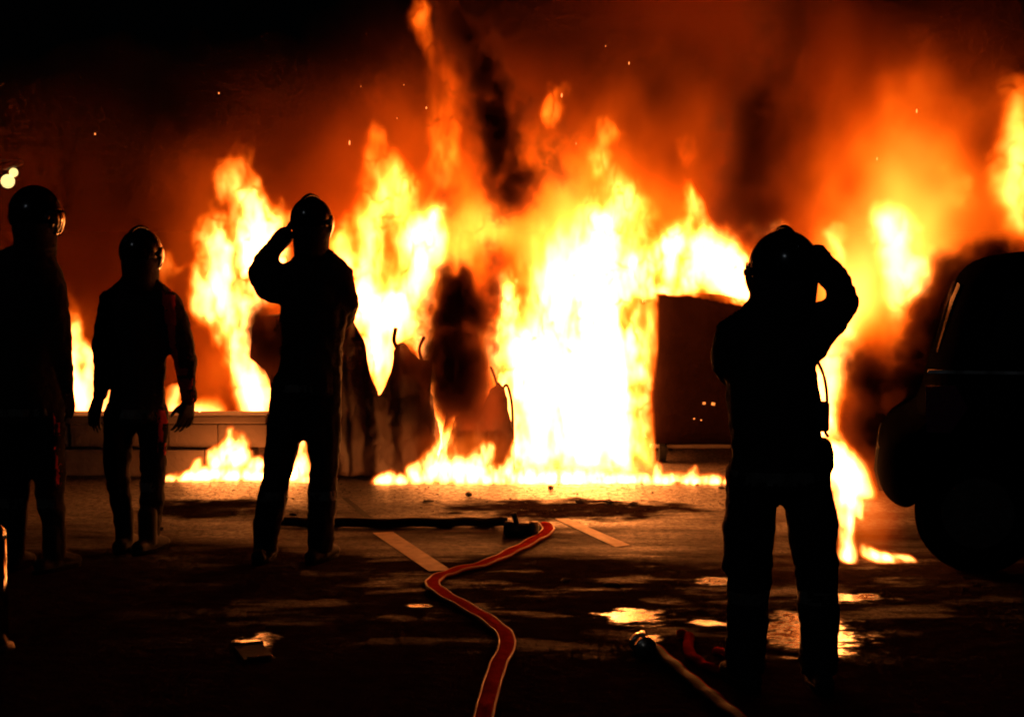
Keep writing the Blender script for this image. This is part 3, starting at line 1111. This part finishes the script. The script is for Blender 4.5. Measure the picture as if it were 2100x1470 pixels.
# added sheet metal tray, its chrome edges stand in for wet glints
a = G(520, 1338)
t = empty('glint_tray', (a.x, a.y, 0))
tag(t, 'added metal tray whose bright edges stand in for wet glints on the road', 'tray')
rz_ = Matrix.Rotation(R(20), 3, 'Z')
bm = bmesh.new()
box(bm, (a.x, a.y, .005), (.12, .24, .004), rz_, .001)
bobj('glint_tray_base', bm, M['tar'], t, smooth=False)
for sy, ln in ((-1, .10), (1, .13)):
    bm = bmesh.new()
    box(bm, Vector((a.x, a.y, .010)) + rz_ @ Vector((0, sy * .12, 0)), (ln, .022, .006), rz_ @ Matrix.Rotation(.22, 3, 'X'), .002)
    bobj('glint_edge', bm, M['chrome'], t, smooth=False)

# ------------------------------------------------------------------ debris
rn = random.Random(11)


def shard(bm, c, s, rot):
    r = bmesh.ops.create_icosphere(bm, subdivisions=1, radius=1)
    for v in r['verts']:
        k = rn.uniform(.6, 1.2)
        v.co = Matrix.Rotation(rot, 3, 'Z') @ Vector((v.co.x * s[0] * k, v.co.y * s[1] * k, max(-.3, v.co.z) * s[2] * k)) + Vector(c) + Vector((0, 0, s[2] * .35))


spots = [(1130, 1003, 'beside the rough patch'), (1250, 1032, ''), (1300, 1036, ''), (1385, 992, 'under the waste container'), (1430, 996, ''), (1255, 1199, 'near the narrow puddle'),
         (1480, 1002, ''), (880, 1030, ''), (640, 1060, ''), (600, 1058, ''), (1190, 1030, ''), (960, 1018, ''), (1160, 1192, ''), (330, 1088, '')]
for i, (x, y, wh) in enumerate(spots):
    bm = bmesh.new()
    p = G(x, y)
    shard(bm, (p.x, p.y, .002), (rn.uniform(.02, .05), rn.uniform(.015, .03), rn.uniform(.012, .025)), rn.uniform(0, 3))
    o = bobj('debris_fragment', bm, M['ash'], smooth=False)
    if 1350 < x < 1500 and y < 1010:
        lab = 'black charred fragment on the road in front of the waste container'
    elif y > 1150:
        lab = 'charred fragment on the wet road beyond the narrow puddle'
    elif x < 350:
        lab = 'charred fragment by the boots of the firefighter with open gloves'
    elif x < 700:
        lab = 'charred fragment between the boots of the firefighter touching his helmet'
    else:
        lab = 'small black charred fragment on the fire-lit road before the bins'
    tag(o, lab, 'debris', 'charred fragments strewn before the fire')
bm = bmesh.new()
for i in range(260):
    x, y = rn.uniform(340, 1510), 990 + abs(rn.gauss(0, 1)) * 40
    p = G(x, y)
    shard(bm, (p.x, p.y, .001), (rn.uniform(.003, .011), rn.uniform(.003, .007), rn.uniform(.002, .005)), rn.uniform(0, 3))
tag(bobj('grit', bm, M['ash'], smooth=False), 'fine burnt grit scattered over the road before the fire', 'grit', kind='stuff')
bm = bmesh.new()
for x, y in [(195, 275), (1242, 95), (1290, 130), (1880, 228)] + [(rn.uniform(380, 2080), rn.uniform(120, 420)) for _q in range(14)]:
    p = P(x, y, 11.6)
    bmesh.ops.create_icosphere(bm, subdivisions=1, radius=rn.uniform(.002, .0055), matrix=Matrix.Translation(p) @ Matrix.Diagonal((1, 1, rn.uniform(1.2, 3.5), 1)))
tag(bobj('ember', bm, M['ember']), 'glowing embers drifting above the flames', 'embers', kind='stuff')

# ------------------------------------------------------------------ far street lamp
Yl = 42.0
a = P(26, 366, Yl)
t = empty('street_lamp', (a.x - .4, Yl, 0))
tag(t, 'distant street lamp with a glowing yellow head', 'street lamp')
bm = bmesh.new()
cyl(bm, (a.x - .75, Yl, 0), (a.x - .75, Yl, a.z + .3), .07, .05, 12)
bobj('pole', bm, M['pole'], t)
bm = bmesh.new()
tube(bm, spline([(a.x - .75, Yl, a.z + .2), (a.x - .5, Yl, a.z + .42), (a.x, Yl, a.z + .42)], 6), .035, 8)
bobj('arm', bm, M['pole'], t)
bm = bmesh.new()
box(bm, (a.x, Yl, a.z + .33), (.5, .28, .14), Matrix.Rotation(-.3, 3, 'Y'), .04)
hd = bobj('lamp_head', bm, M['pole'], t)
for (x, y, r_) in ((16, 372, .17), (28, 354, .11)):
    bm = bmesh.new()
    bmesh.ops.create_uvsphere(bm, u_segments=16, v_segments=10, radius=r_, matrix=Matrix.Translation(P(x, y, Yl)))
    bobj('bulb', bm, M['bulb'], hd)

# ------------------------------------------------------------------ fire and smoke volumes
def interp_m(n, k, rg):
    t = np.linspace(0, k - 1.001, n)
    i = t.astype(int)
    f = t - i
    f = f * f * (3 - 2 * f)
    A = np.zeros((n, k), np.float32)
    A[np.arange(n), i] = 1 - f
    A[np.arange(n), i + 1] += f
    return A


def noise3(shape, ext, cell, rg):
    """smooth value noise, cell=(cx,cy,cz) metres, range 0..1"""
    k = [max(2, int(round(e / c)) + 2) for e, c in zip(ext, cell)]
    r = rg.random(k, dtype=np.float32)
    r = np.tensordot(interp_m(shape[0], k[0], rg), r, (1, 0))
    r = np.einsum('yb,xbc->xyc', interp_m(shape[1], k[1], rg), r, optimize=True)
    return np.matmul(r, interp_m(shape[2], k[2], rg).T)


def fbm(shape, ext, cell, rg, oct_=3):
    s, a, tot = 0, 1.0, 0
    for o in range(oct_):
        s = s + a * noise3(shape, ext, [c / 2.1 ** o for c in cell], rg)
        tot += a
        a *= .5
    return s / tot


class Map:
    """drawing on an upright sheet at distance Y; the result is given depth and turbulence later"""
    ST = 3.0

    def __init__(s, x0, x1, y0, y1):
        s.x0, s.y0 = x0, y0
        s.gx = np.arange(x0, x1, s.ST, dtype=np.float32)
        s.gy = np.arange(y0, y1, s.ST, dtype=np.float32)
        s.F = np.zeros((len(s.gx), len(s.gy)), np.float32)
        s.H = np.zeros_like(s.F)

    def stroke(s, pts, soft=1.0, add=False):
        """pts (x,y,r,val)"""
        X, Yy = s.gx[:, None], s.gy[None, :]
        if len(pts) == 1:
            pts = pts * 2
        acc = np.zeros_like(s.F)
        for (ax, ay, ar, av), (bx, by, br, bv) in zip(pts, pts[1:]):
            dx, dy = bx - ax, by - ay
            L = dx * dx + dy * dy + 1e-6
            t = np.clip(((X - ax) * dx + (Yy - ay) * dy) / L, 0, 1)
            d = np.hypot(X - ax - t * dx, Yy - ay - t * dy)
            r = ar + (br - ar) * t
            v = av + (bv - av) * t
            q = np.clip(1.25 - d / r * .75, 0, 1) if soft == 1 else np.exp(-(d / r) ** 2)
            acc = np.maximum(acc, v * q * q * (3 - 2 * q) if soft == 1 else v * q)
        s.F = s.F + acc if add else np.maximum(s.F, acc)

    def glow(s, x, y, rx, ry, v):  # flame-lit haze, put in as soft emission of the flame volume
        s.H += v * np.exp(-((s.gx[:, None] - x) / rx) ** 2 - ((s.gy[None, :] - y) / ry) ** 2)

    def cut(s, x, y, rx, ry, k):
        q = 1 - k * np.exp(-(((s.gx[:, None] - x) / rx) ** 2 + ((s.gy[None, :] - y) / ry) ** 2) ** 1.5)
        s.F *= q
        s.H *= q

    def sample(s, px, py, F):
        i = np.clip((px - s.x0) / s.ST, 0, len(s.gx) - 1.001)
        j = np.clip((py - s.y0) / s.ST, 0, len(s.gy) - 1.001)
        i0, j0 = i.astype(np.int32), j.astype(np.int32)
        a, b = i - i0, j - j0
        return (F[i0, j0] * (1 - a) * (1 - b) + F[i0 + 1, j0] * a * (1 - b) + F[i0, j0 + 1] * (1 - a) * b + F[i0 + 1, j0 + 1] * a * b)


def volume(name, lo, hi, arr, m):
    nx, ny, nz = arr.shape
    me = bpy.data.meshes.new(name)
    me.vertices.add(arr.size)
    gx, gy, gz = (np.linspace(l, h, n, dtype=np.float32) for l, h, n in zip(lo, hi, arr.shape))
    co = np.empty((nx, ny, nz, 3), np.float32)
    co[..., 0], co[..., 1], co[..., 2] = gx[:, None, None], gy[None, :, None], gz[None, None, :]
    me.vertices.foreach_set('co', co.ravel())
    me.attributes.new('d', 'FLOAT', 'POINT').data.foreach_set('value', np.ascontiguousarray(arr, np.float32).ravel())
    o = bpy.data.objects.new(name, me)
    C.objects.link(o)
    me.materials.append(m)
    ng = bpy.data.node_groups.new(name, 'GeometryNodeTree')
    ng.interface.new_socket('Geometry', in_out='INPUT', socket_type='NodeSocketGeometry')
    ng.interface.new_socket('Geometry', in_out='OUTPUT', socket_type='NodeSocketGeometry')
    N, L = ng.nodes, ng.links
    gi, go = N.new('NodeGroupInput'), N.new('NodeGroupOutput')
    vc = N.new('GeometryNodeVolumeCube')
    vc.inputs['Min'].default_value, vc.inputs['Max'].default_value = lo, hi
    for k, n in zip('XYZ', arr.shape):
        vc.inputs['Resolution ' + k].default_value = n
    vc.inputs['Background'].default_value = 0
    v = N.new('GeometryNodeInputPosition').outputs[0]
    for op, b in (('SUBTRACT', lo), ('MULTIPLY', tuple((n - 1) / (h - l) for n, h, l in zip(arr.shape, hi, lo))), ('ADD', (.5,) * 3), ('FLOOR', None)):
        q = N.new('ShaderNodeVectorMath')
        q.operation = op
        L.new(v, q.inputs[0])
        if b is not None:
            q.inputs[1].default_value = b
        v = q.outputs[0]
    d = N.new('ShaderNodeVectorMath')
    d.operation = 'DOT_PRODUCT'
    L.new(v, d.inputs[0])
    d.inputs[1].default_value = (ny * nz, nz, 1)
    fi = N.new('FunctionNodeFloatToInt')
    L.new(d.outputs['Value'], fi.inputs[0])
    na = N.new('GeometryNodeInputNamedAttribute')
    na.data_type = 'FLOAT'
    na.inputs[0].default_value = 'd'
    si = N.new('GeometryNodeSampleIndex')
    si.data_type, si.domain, si.clamp = 'FLOAT', 'POINT', True
    L.new(gi.outputs[0], si.inputs['Geometry'])
    L.new(na.outputs[0], si.inputs['Value'])
    L.new(fi.outputs[0], si.inputs['Index'])
    L.new(si.outputs[0], vc.inputs['Density'])
    sm = N.new('GeometryNodeSetMaterial')
    sm.inputs['Material'].default_value = m
    L.new(vc.outputs[0], sm.inputs[0])
    L.new(sm.outputs[0], go.inputs[0])
    o.modifiers.new('grid', 'NODES').node_group = ng
    return o


def fire_mat():
    m = bpy.data.materials.new('flame')
    m.use_nodes = True
    nt = m.node_tree
    nt.nodes.clear()
    out = nt.nodes.new('ShaderNodeOutputMaterial')
    at = nt.nodes.new('ShaderNodeAttribute')
    at.attribute_name = 'density'
    em = nt.nodes.new('ShaderNodeEmission')
    rp = nt.nodes.new('ShaderNodeValToRGB')        # cooler gas glows redder
    e = rp.color_ramp.elements
    e[0].position, e[0].color = 0.0, (1, .075, .001, 1)
    e[1].position, e[1].color = 1.0, (1, .27, .052, 1)
    k = e.new(.12)
    k.color = (1, .125, .004, 1)
    k = e.new(.4)
    k.color = (1, .19, .018, 1)
    dv = nt.nodes.new('ShaderNodeMath')
    dv.operation = 'DIVIDE'
    dv.inputs[1].default_value = 22.0
    nt.links.new(at.outputs['Fac'], dv.inputs[0])
    nt.links.new(dv.outputs[0], rp.inputs[0])
    nt.links.new(rp.outputs[0], em.inputs[0])
    nt.links.new(at.outputs['Fac'], em.inputs[1])
    nt.links.new(em.outputs[0], out.inputs['Volume'])
    return m


def smoke_mat(name, col, k, aniso=0.2):
    m = bpy.data.materials.new(name)
    m.use_nodes = True
    nt = m.node_tree
    nt.nodes.clear()
    out = nt.nodes.new('ShaderNodeOutputMaterial')
    p = nt.nodes.new('ShaderNodeVolumePrincipled')
    p.inputs['Color'].default_value = (*col, 1)
    p.inputs['Density'].default_value = k
    p.inputs['Anisotropy'].default_value = aniso
    nt.links.new(p.outputs[0], out.inputs['Volume'])
    return m


MF = fire_mat()


def proj(x, Y, z):
    """world -> photo pixels for the sheet at distance Y"""
    zr = z - CAMH
    f = Y * math.cos(PITCH) - zr * math.sin(PITCH)
    u = Y * math.sin(PITCH) + zr * math.cos(PITCH)
    return 1050 + FPX * x / f, 735 - FPX * u / f


def build_volume(name, mp, Y, half, voxel, vy, m, seed, warp=(.10, .05), contrast=.95, cell=(.15, .26, .24), carve=(), floor=None):
    xa, xb = mp.gx[0], mp.gx[-1]
    ya, yb = mp.gy[0], mp.gy[-1]
    lo = (P(xa, yb, Y).x, Y - half, P(xa, yb, Y).z if floor is None else floor)
    hi = (P(xb, ya, Y).x, Y + half, P(xb, ya, Y).z)
    ext = [h - l for h, l in zip(hi, lo)]
    shape = tuple(max(4, int(round(e / v))) for e, v in zip(ext, (voxel, vy, voxel)))
    rg = np.random.default_rng(seed)
    x = np.linspace(lo[0], hi[0], shape[0], dtype=np.float32)[:, None, None]
    y = np.linspace(-1, 1, shape[1], dtype=np.float32)[None, :, None]
    z = np.linspace(lo[2], hi[2], shape[2], dtype=np.float32)[None, None, :]
    big = [cell[0] * 2.6, cell[1] * 3.2, cell[2] * 2.6]
    cell = (cell[0], cell[1] * 2.0, cell[2])
    grow = np.clip((z - lo[2]) / .5, .25, 1)
    wx = ((fbm(shape, ext, big, rg, 2) - .5) * 2 * warp[0] + (fbm(shape, ext, [cell[0] * .6, cell[1], cell[2] * .6], rg, 3) - .5) * 2 * warp[1] * 1.3) * grow
    wz = ((fbm(shape, ext, big, rg, 2) - .5) * 2 * warp[0] * 1.5 + (fbm(shape, ext, [cell[0] * .6, cell[1], cell[2] * .6], rg, 2) - .5) * 2 * warp[1] * 1.6) * grow
    px, py = proj(x + wx, Y, z + wz)
    F = mp.sample(px, py, mp.F)
    F = F * (1 + F / 8.5)
    def fade(n_, w_):
        i_ = np.arange(n_)
        q_ = np.clip(np.minimum(i_, i_[::-1]) * mp.ST / w_, 0, 1)
        return (q_ * q_ * (3 - 2 * q_)).astype(np.float32)
    tp = np.clip(np.arange(len(mp.gy)) * mp.ST / 60, 0, 1).astype(np.float32)
    H = mp.sample(px, py, mp.H * fade(len(mp.gx), min(90, .22 * (mp.gx[-1] - mp.gx[0])))[:, None] * tp[None, :])
    n = fbm(shape, ext, [cell[0] * .8, cell[1] * 1.2, cell[2] * 1.2], rg, 4)
    n = np.clip((n - .5) * 3.4 + .5, 0, 1)
    q = fbm(shape, ext, [cell[0] * .5, cell[1] * 1.2, cell[2] * .8], rg, 2)
    q = np.clip(1 - np.abs(2 * q - 1) * 2.6, 0, 1)           # bright thin sheets
    F *= (1 - contrast) + contrast * (1.7 * n + .7 * q * (.3 + n))
    tw = fbm(shape, ext, [cell[0] * .9, cell[1] * 2.2, cell[2] * 1.1], rg, 3)
    F *= 1 - .8 * np.clip(1 - np.abs(tw - .5) * 22, 0, 1) * np.clip((z - lo[2]) / .6, .2, 1)
    n2 = fbm(shape, ext, [c * 2.2 for c in cell], rg, 2)
    F += H * np.clip(1 + (n2 - .5) * 2.4, .1, 2)
    yc = (noise3(shape, ext, (.5, ext[1], .6), rg)[:, :1, :] - .5) * .7
    prof = np.clip(1 - ((y - yc) / .75) ** 2, 0, 1)
    edge = np.clip((1 - np.abs(y)) * 6, 0, 1)
    F = F * prof * edge
    for ax, nn in ((0, shape[0]), (2, shape[2])):
        e = np.minimum(np.arange(nn), np.arange(nn)[::-1]) / 5.0
        if ax == 2:
            e = np.arange(nn)[::-1] / 5.0
        e = np.clip(e, 0, 1).astype(np.float32)
        F *= e[:, None, None] if ax == 0 else e[None, None, :]
    F /= half * 1.0
    yw = Y + y * half
    for (pxs, pys, Yo, Yback) in carve:
        xs_ = [P(a, b, Yo).x for a, b in zip(pxs, pys)]
        zs_ = [P(a, b, Yo).z for a, b in zip(pxs, pys)]
        top = np.interp(x, xs_, zs_, left=-1, right=-1)
        F = np.where((z < top) & (yw < Yback), 0, F)
    F[F < 1e-3] = 0
    return volume(name, lo, hi, F, m)


# --- the big central fire
mp = Map(560, 1700, -80, 1006)
S = mp.stroke
S([(1200, 965, 95, 13), (1215, 770, 115, 14), (1200, 610, 95, 12), (1250, 505, 62, 9), (1290, 430, 36, 4), (1270, 380, 20, 1.5)])
S([(1105, 965, 55, 9), (1090, 810, 60, 11), (1062, 725, 48, 11), (1018, 690, 22, 8)])
S([(1320, 570, 48, 12), (1400, 535, 62, 13), (1480, 555, 52, 13), (1525, 590, 36, 11)])
S([(1400, 520, 40, 11), (1418, 455, 22, 7), (1410, 370, 9, 3)])
S([(1290, 800, 42, 11), (1302, 930, 30, 9)])
S([(1040, 600, 24, 9), (1052, 655, 20, 9)])
S([(740, 570, 50, 8), (755, 480, 40, 4), (795, 415, 48, 4), (770, 330, 20, 1.6), (760, 285, 9, .8)])
S([(735, 620, 45, 10), (718, 500, 28, 4), (725, 450, 12, 2)])
S([(865, 490, 48, 8), (850, 600, 42, 9), (890, 560, 25, 6)])
S([(885, 440, 24, 8), (865, 425, 14, 4)])
S([(800, 640, 48, 10), (790, 745, 26, 9), (784, 805, 9, 7)])
S([(862, 655, 32, 8), (872, 720, 16, 7)])
S([(880, 760, 12, 5), (862, 830, 20, 7), (872, 905, 38, 9), (880, 970, 40, 9)])
S([(850, 982, 20, 9), (1000, 976, 28, 9), (1100, 970, 34, 10), (1300, 978, 24, 11), (1400, 985, 20, 10), (1510, 988, 16, 9)])
S([(900, 930, 44, 6), (960, 880, 26, 4), (990, 950, 44, 6)])
S([(770, 985, 14, 5), (800, 988, 16, 6), (825, 985, 10, 5)])
S([(920, 322, 36, 2.2), (925, 262, 24, .8), (940, 200, 34, .35)])
S([(858, 10, 14, 1.2), (855, 45, 16, 1.5), (880, 95, 14, .5), (915, 150, 20, .32), (940, 210, 28, .3)])
S([(1130, 228, 17, 1.6), (1138, 185, 9, .7)])
S([(1232, 335, 22, 2.6), (1212, 315, 10, 2), (1262, 275, 13, 1.2)])
S([(768, 185, 18, .28), (790, 170, 10, .2)])
S([(1480, 490, 9, 5), (1484, 470, 5, 2)])
S([(1510, 510, 9, 6), (1512, 470, 4, 3)])
S([(1578, 480, 14, 9), (1558, 440, 8, 5), (1552, 425, 3, 2)])
S([(1405, 300, 16, .5)])
S([(960, 560, 30, 2), (965, 510, 45, 2.2), (1000, 470, 40, 1.2)])
S([(1090, 640, 50, 4), (1110, 560, 45, 2.5), (1100, 500, 30, 1.2)])
g = mp.glow
g(1000, 470, 160, 105, 2.0)
g(1150, 460, 150, 130, 2.1)
g(1310, 420, 140, 130, 1.5)
g(960, 520, 80, 55, .9)
g(1100, 600, 110, 110, 2.0)
g(1000, 840, 70, 110, .6)
g(1380, 270, 190, 130, .30)
g(1040, 300, 260, 160, .10)
g(880, 330, 160, 120, .4)
g(800, 560, 140, 140, .8)
g(1560, 470, 110, 60, .2)
mp.cut(1040, 370, 55, 75, .8)
mp.cut(945, 660, 66, 105, .95)
mp.cut(1012, 535, 26, 42, .7)
mp.cut(985, 850, 45, 70, .7)
mp.cut(1590, 390, 90, 90, .8)
mp.cut(905, 390, 60, 35, .5)
fire = build_volume('flames', mp, 12.05, .72, .011, .04, MF, 3, floor=0.005, carve=[([1334, 1336, 1400, 1520, 1620, 1625], [955, 600, 602, 625, 660, 955], 12.0, 12.8),
      ([555, 560, 700, 724, 745, 760, 777, 788, 800, 812, 832, 850, 868, 880], [990, 655, 648, 655, 700, 770, 825, 820, 765, 720, 712, 740, 900, 990], 11.3, 11.8)])
tag(fire, 'tall white-hot flames engulfing the bins and waste container', 'fire', kind='stuff')

# --- left tall flame behind the wall
mp = Map(210, 700, 220, 880)
S, g = mp.stroke, mp.glow
S([(500, 580, 55, 10), (485, 490, 52, 10), (510, 450, 40, 8), (480, 375, 22, 2.6), (470, 340, 16, 1.2), (495, 290, 9, .5)])
S([(565, 450, 28, 5), (555, 520, 45, 11)])
S([(435, 540, 22, 5), (450, 600, 38, 9), (480, 660, 34, 10), (490, 720, 20, 9), (508, 780, 26, 9), (535, 840, 26, 9), (540, 880, 20, 8)])
S([(430, 845, 22, 5), (380, 850, 14, 4), (350, 840, 10, 6), (350, 800, 6, 3)])
S([(425, 500, 12, 2), (415, 580, 16, 4)])
S([(334, 515, 5, .7), (338, 545, 9, 1.3), (360, 565, 8, 1.4)])
g(470, 500, 110, 160, .35)
g(450, 760, 60, 80, .7)
g(580, 690, 50, 60, .5)
g(300, 700, 120, 150, .10)
fire = build_volume('flames', mp, 12.35, .34, .011, .04, MF, 8)
tag(fire, 'single tall curling flame rising behind the low wall', 'fire', kind='stuff')

# --- far left flame
mp = Map(60, 250, 560, 870)
S, g = mp.stroke, mp.glow
S([(116, 585, 4, .6), (128, 615, 8, 1.2), (146, 650, 14, 2), (158, 720, 20, 7), (166, 790, 24, 10), (160, 850, 26, 11)])
S([(215, 800, 10, 8), (215, 850, 10, 8)])
g(150, 760, 60, 110, .4)
fire = build_volume('flames', mp, 12.3, .3, .013, .034, MF, 12)
tag(fire, 'narrow pointed flame between two firefighters with hanging arms', 'fire', kind='stuff')

# --- low flames on the road by the wall
mp = Map(310, 670, 860, 1004)
S, g = mp.stroke, mp.glow
S([(345, 986, 9, 8), (430, 978, 15, 11), (500, 984, 16, 11), (560, 985, 14, 11), (640, 986, 14, 10)])
S([(478, 930, 26, 12), (486, 905, 16, 7), (478, 885, 6, 4)])
S([(440, 950, 12, 8), (436, 925, 6, 4)])
S([(400, 965, 9, 6), (404, 945, 4, 3)])
S([(525, 955, 14, 10)])
S([(605, 965, 28, 12), (614, 920, 12, 8), (622, 900, 5, 4)])
fire = build_volume('flames', mp, 11.28, .16, .009, .025, MF, 15, warp=(.035, .02), cell=(.06, .1, .1), floor=.004)
tag(fire, 'low flames creeping along the road before the low wall', 'fire', kind='stuff')

# --- low flames at the front of the bins
mp = Map(750, 1560, 840, 1006)
S, g = mp.stroke, mp.glow
S([(772, 990, 9, 6), (800, 984, 13, 9), (828, 988, 9, 7)])
S([(855, 975, 18, 7), (900, 965, 30, 7), (960, 972, 24, 8), (1020, 978, 20, 8), (1100, 980, 20, 9), (1200, 984, 18, 9), (1310, 988, 12, 9), (1400, 988, 13, 9), (1460, 990, 12, 9), (1530, 992, 10, 8)])
S([(1345, 978, 10, 7), (1350, 955, 5, 3)])
S([(1420, 978, 12, 7), (1425, 962, 5, 3)])
S([(905, 950, 24, 6), (915, 900, 14, 3), (925, 870, 6, 1.5)])
S([(985, 950, 22, 5), (1000, 915, 12, 3)])
S([(1060, 960, 22, 7), (1072, 910, 14, 5), (1068, 880, 6, 2)])
g(960, 930, 70, 45, .6)
fire = build_volume('flames', mp, 11.14, .13, .009, .025, MF, 45, warp=(.035, .02), cell=(.06, .1, .1), floor=.004)
tag(fire, 'low flames licking up the front of the collapsed bins', 'fire', kind='stuff')

# --- right fire beside and behind the car
mp = Map(1540, 2240, -20, 1010)
S, g = mp.stroke, mp.glow
S([(1830, 445, 32, 6), (1862, 510, 34, 6), (1872, 570, 34, 5), (1850, 620, 30, 3)])
S([(1725, 660, 30, 2.5), (1705, 730, 32, 6), (1690, 830, 26, 6), (1700, 900, 22, 9)])
S([(1722, 480, 12, 2.0), (1720, 560, 14, 2.2)])
S([(1700, 890, 22, 11), (1725, 950, 30, 13), (1750, 1000, 20, 10)])
S([(2090, 160, 12, .6), (2078, 240, 26, 2.2), (2070, 340, 36, 3.5), (2095, 450, 36, 3.5)])
S([(1960, 360, 14, 1.4)])
S([(1975, 410, 18, 1.3)])
g(1830, 480, 120, 180, 3.0)
g(1750, 640, 75, 110, 4.2)
g(1960, 420, 130, 140, 2.0)
g(1870, 290, 180, 120, .5)
g(1845, 700, 45, 70, 1.0)
g(1780, 900, 40, 100, .5)
g(1720, 200, 40, 160, .10)
mp.cut(1790, 780, 45, 80, .75)
mp.cut(1930, 620, 40, 60, .6)
fire = build_volume('flames', mp, 10.6, .45, .011, .04, MF, 21)
tag(fire, 'smoky orange fire burning behind the black car', 'fire', kind='stuff')
mp = Map(1670, 1900, 860, 1160)
S, g = mp.stroke, mp.glow
S([(1712, 940, 26, 11), (1735, 990, 22, 12), (1752, 1030, 9, 8), (1758, 1060, 4, 4)])
S([(1728, 1000, 16, 10), (1735, 1080, 9, 10), (1738, 1140, 11, 11)])
S([(1775, 1130, 9, 8), (1800, 1140, 8, 9), (1840, 1146, 6, 7), (1872, 1150, 5, 6)])
g(1780, 1060, 45, 60, .5)
fire = build_volume('flames', mp, Yfoot(1150), .13, .009, .025, MF, 25, warp=(.03, .015), cell=(.05, .1, .12), floor=.004)
tag(fire, 'thin dripping flame at the foot of the black car bumper', 'fire', kind='stuff')

# --- dark smoke rolling in front of the flames
MS = smoke_mat('dark_smoke', (.16, .06, .03), 1.9)
mp = Map(800, 1240, -60, 880)
S = mp.stroke
S([(930, 585, 40, 2.5), (955, 640, 60, 5), (935, 720, 58, 5), (945, 790, 48, 4), (970, 840, 36, 2)], soft=2)
S([(1012, 535, 22, 1.6)], soft=2)
S([(1045, 400, 38, 1.8), (1042, 310, 46, 2.6), (1020, 220, 34, 2.6), (980, 120, 30, 2.2), (930, 40, 30, 1.4), (905, -40, 34, 1)], soft=2)
S([(1140, 340, 40, .6), (1170, 300, 30, .5)], soft=2)
S([(905, 395, 34, .5)], soft=2)
sm = build_volume('smoke', mp, 11.22, .2, .02, .04, MS, 31, warp=(.11, .06), contrast=.8, cell=(.16, .2, .18))
tag(sm, 'dark rolling smoke ball and slanting column over the melted bins', 'smoke', kind='stuff')
mp = Map(1400, 1780, -60, 520)
S = mp.stroke
S([(1590, 440, 75, 2.2), (1605, 370, 80, 2.8), (1585, 280, 60, 1.6), (1610, 190, 42, .9), (1570, 90, 60, .8), (1590, -40, 70, .7)], soft=2)
S([(1500, 420, 40, 1.0), (1530, 320, 36, .8)], soft=2)
sm = build_volume('smoke', mp, 11.0, .3, .022, .05, MS, 35, warp=(.24, .07), contrast=.85, cell=(.2, .25, .22))
tag(sm, 'dark smoke column above the waste container', 'smoke', kind='stuff')
mp = Map(1680, 2140, 470, 1000)
S = mp.stroke
S([(1770, 740, 34, 3), (1780, 800, 44, 3.5), (1790, 880, 36, 3)], soft=2)
S([(2040, 530, 40, 3.0), (1960, 590, 48, 4), (1915, 700, 56, 4), (1880, 800, 60, 4), (1840, 880, 60, 4)], soft=2)
sm = build_volume('smoke', mp, 9.85, .22, .02, .045, MS, 38, warp=(.07, .03), contrast=.6, cell=(.14, .2, .16))
tag(sm, 'dark smoke curling off the rear of the black car', 'smoke', kind='stuff')

mp = Map(450, 640, 570, 830)
mp.stroke([(540, 650, 26, 1.0), (534, 700, 30, 2.2), (550, 740, 26, 1.6)], soft=2)
sm = build_volume('smoke', mp, 11.25, .12, .02, .04, MS, 41, warp=(.05, .03), contrast=.7, cell=(.12, .2, .14))
tag(sm, 'small dark smoke puff over the hanging lid of the melted bin', 'smoke', kind='stuff')

# --- glowing smoke bank behind the fire
shape = (120, 44, 64)
lo, hi = (-7.5, 13.0, .02), (7.5, 18.5, 6.5)
ext = [h - l for h, l in zip(hi, lo)]
rg = np.random.default_rng(5)
n = fbm(shape, ext, (1.6, 1.6, 1.8), rg, 4)
D = np.clip((n - .42) * 6.0, 0.0, 1.5)
zz = np.linspace(lo[2], hi[2], shape[2])[None, None, :]
xx = np.linspace(lo[0], hi[0], shape[0])[:, None, None]
D = D * np.clip((7.2 - np.abs(xx)) / 2, 0, 1) * np.clip((6.4 - zz) / 1.2, 0, 1)
yy = np.linspace(0, 1, shape[1])[None, :, None]
D = D * np.clip(yy * 8, 0, 1) * np.clip((1 - yy) * 4, 0, 1)
D = D * (1.5 * np.exp(-((xx + 2.2) / 2.2) ** 2 - ((zz - 1.2) / 1.1) ** 2) + .7 * np.exp(-((xx - 2.6) / 2.6) ** 2 - ((zz - 2.6) / 1.8) ** 2))
D = D * (1 - .75 * np.exp(-((xx + 1.5) / 1.1) ** 2 - ((zz - 3.4) / 1.0) ** 2))
D[D < .03] = 0
sm = volume('smoke', lo, hi, D, smoke_mat('smoke_bank', (.55, .15, .03), .5, 0.0))
tag(sm, 'reddish brown smoke bank filling the background', 'smoke', kind='stuff')
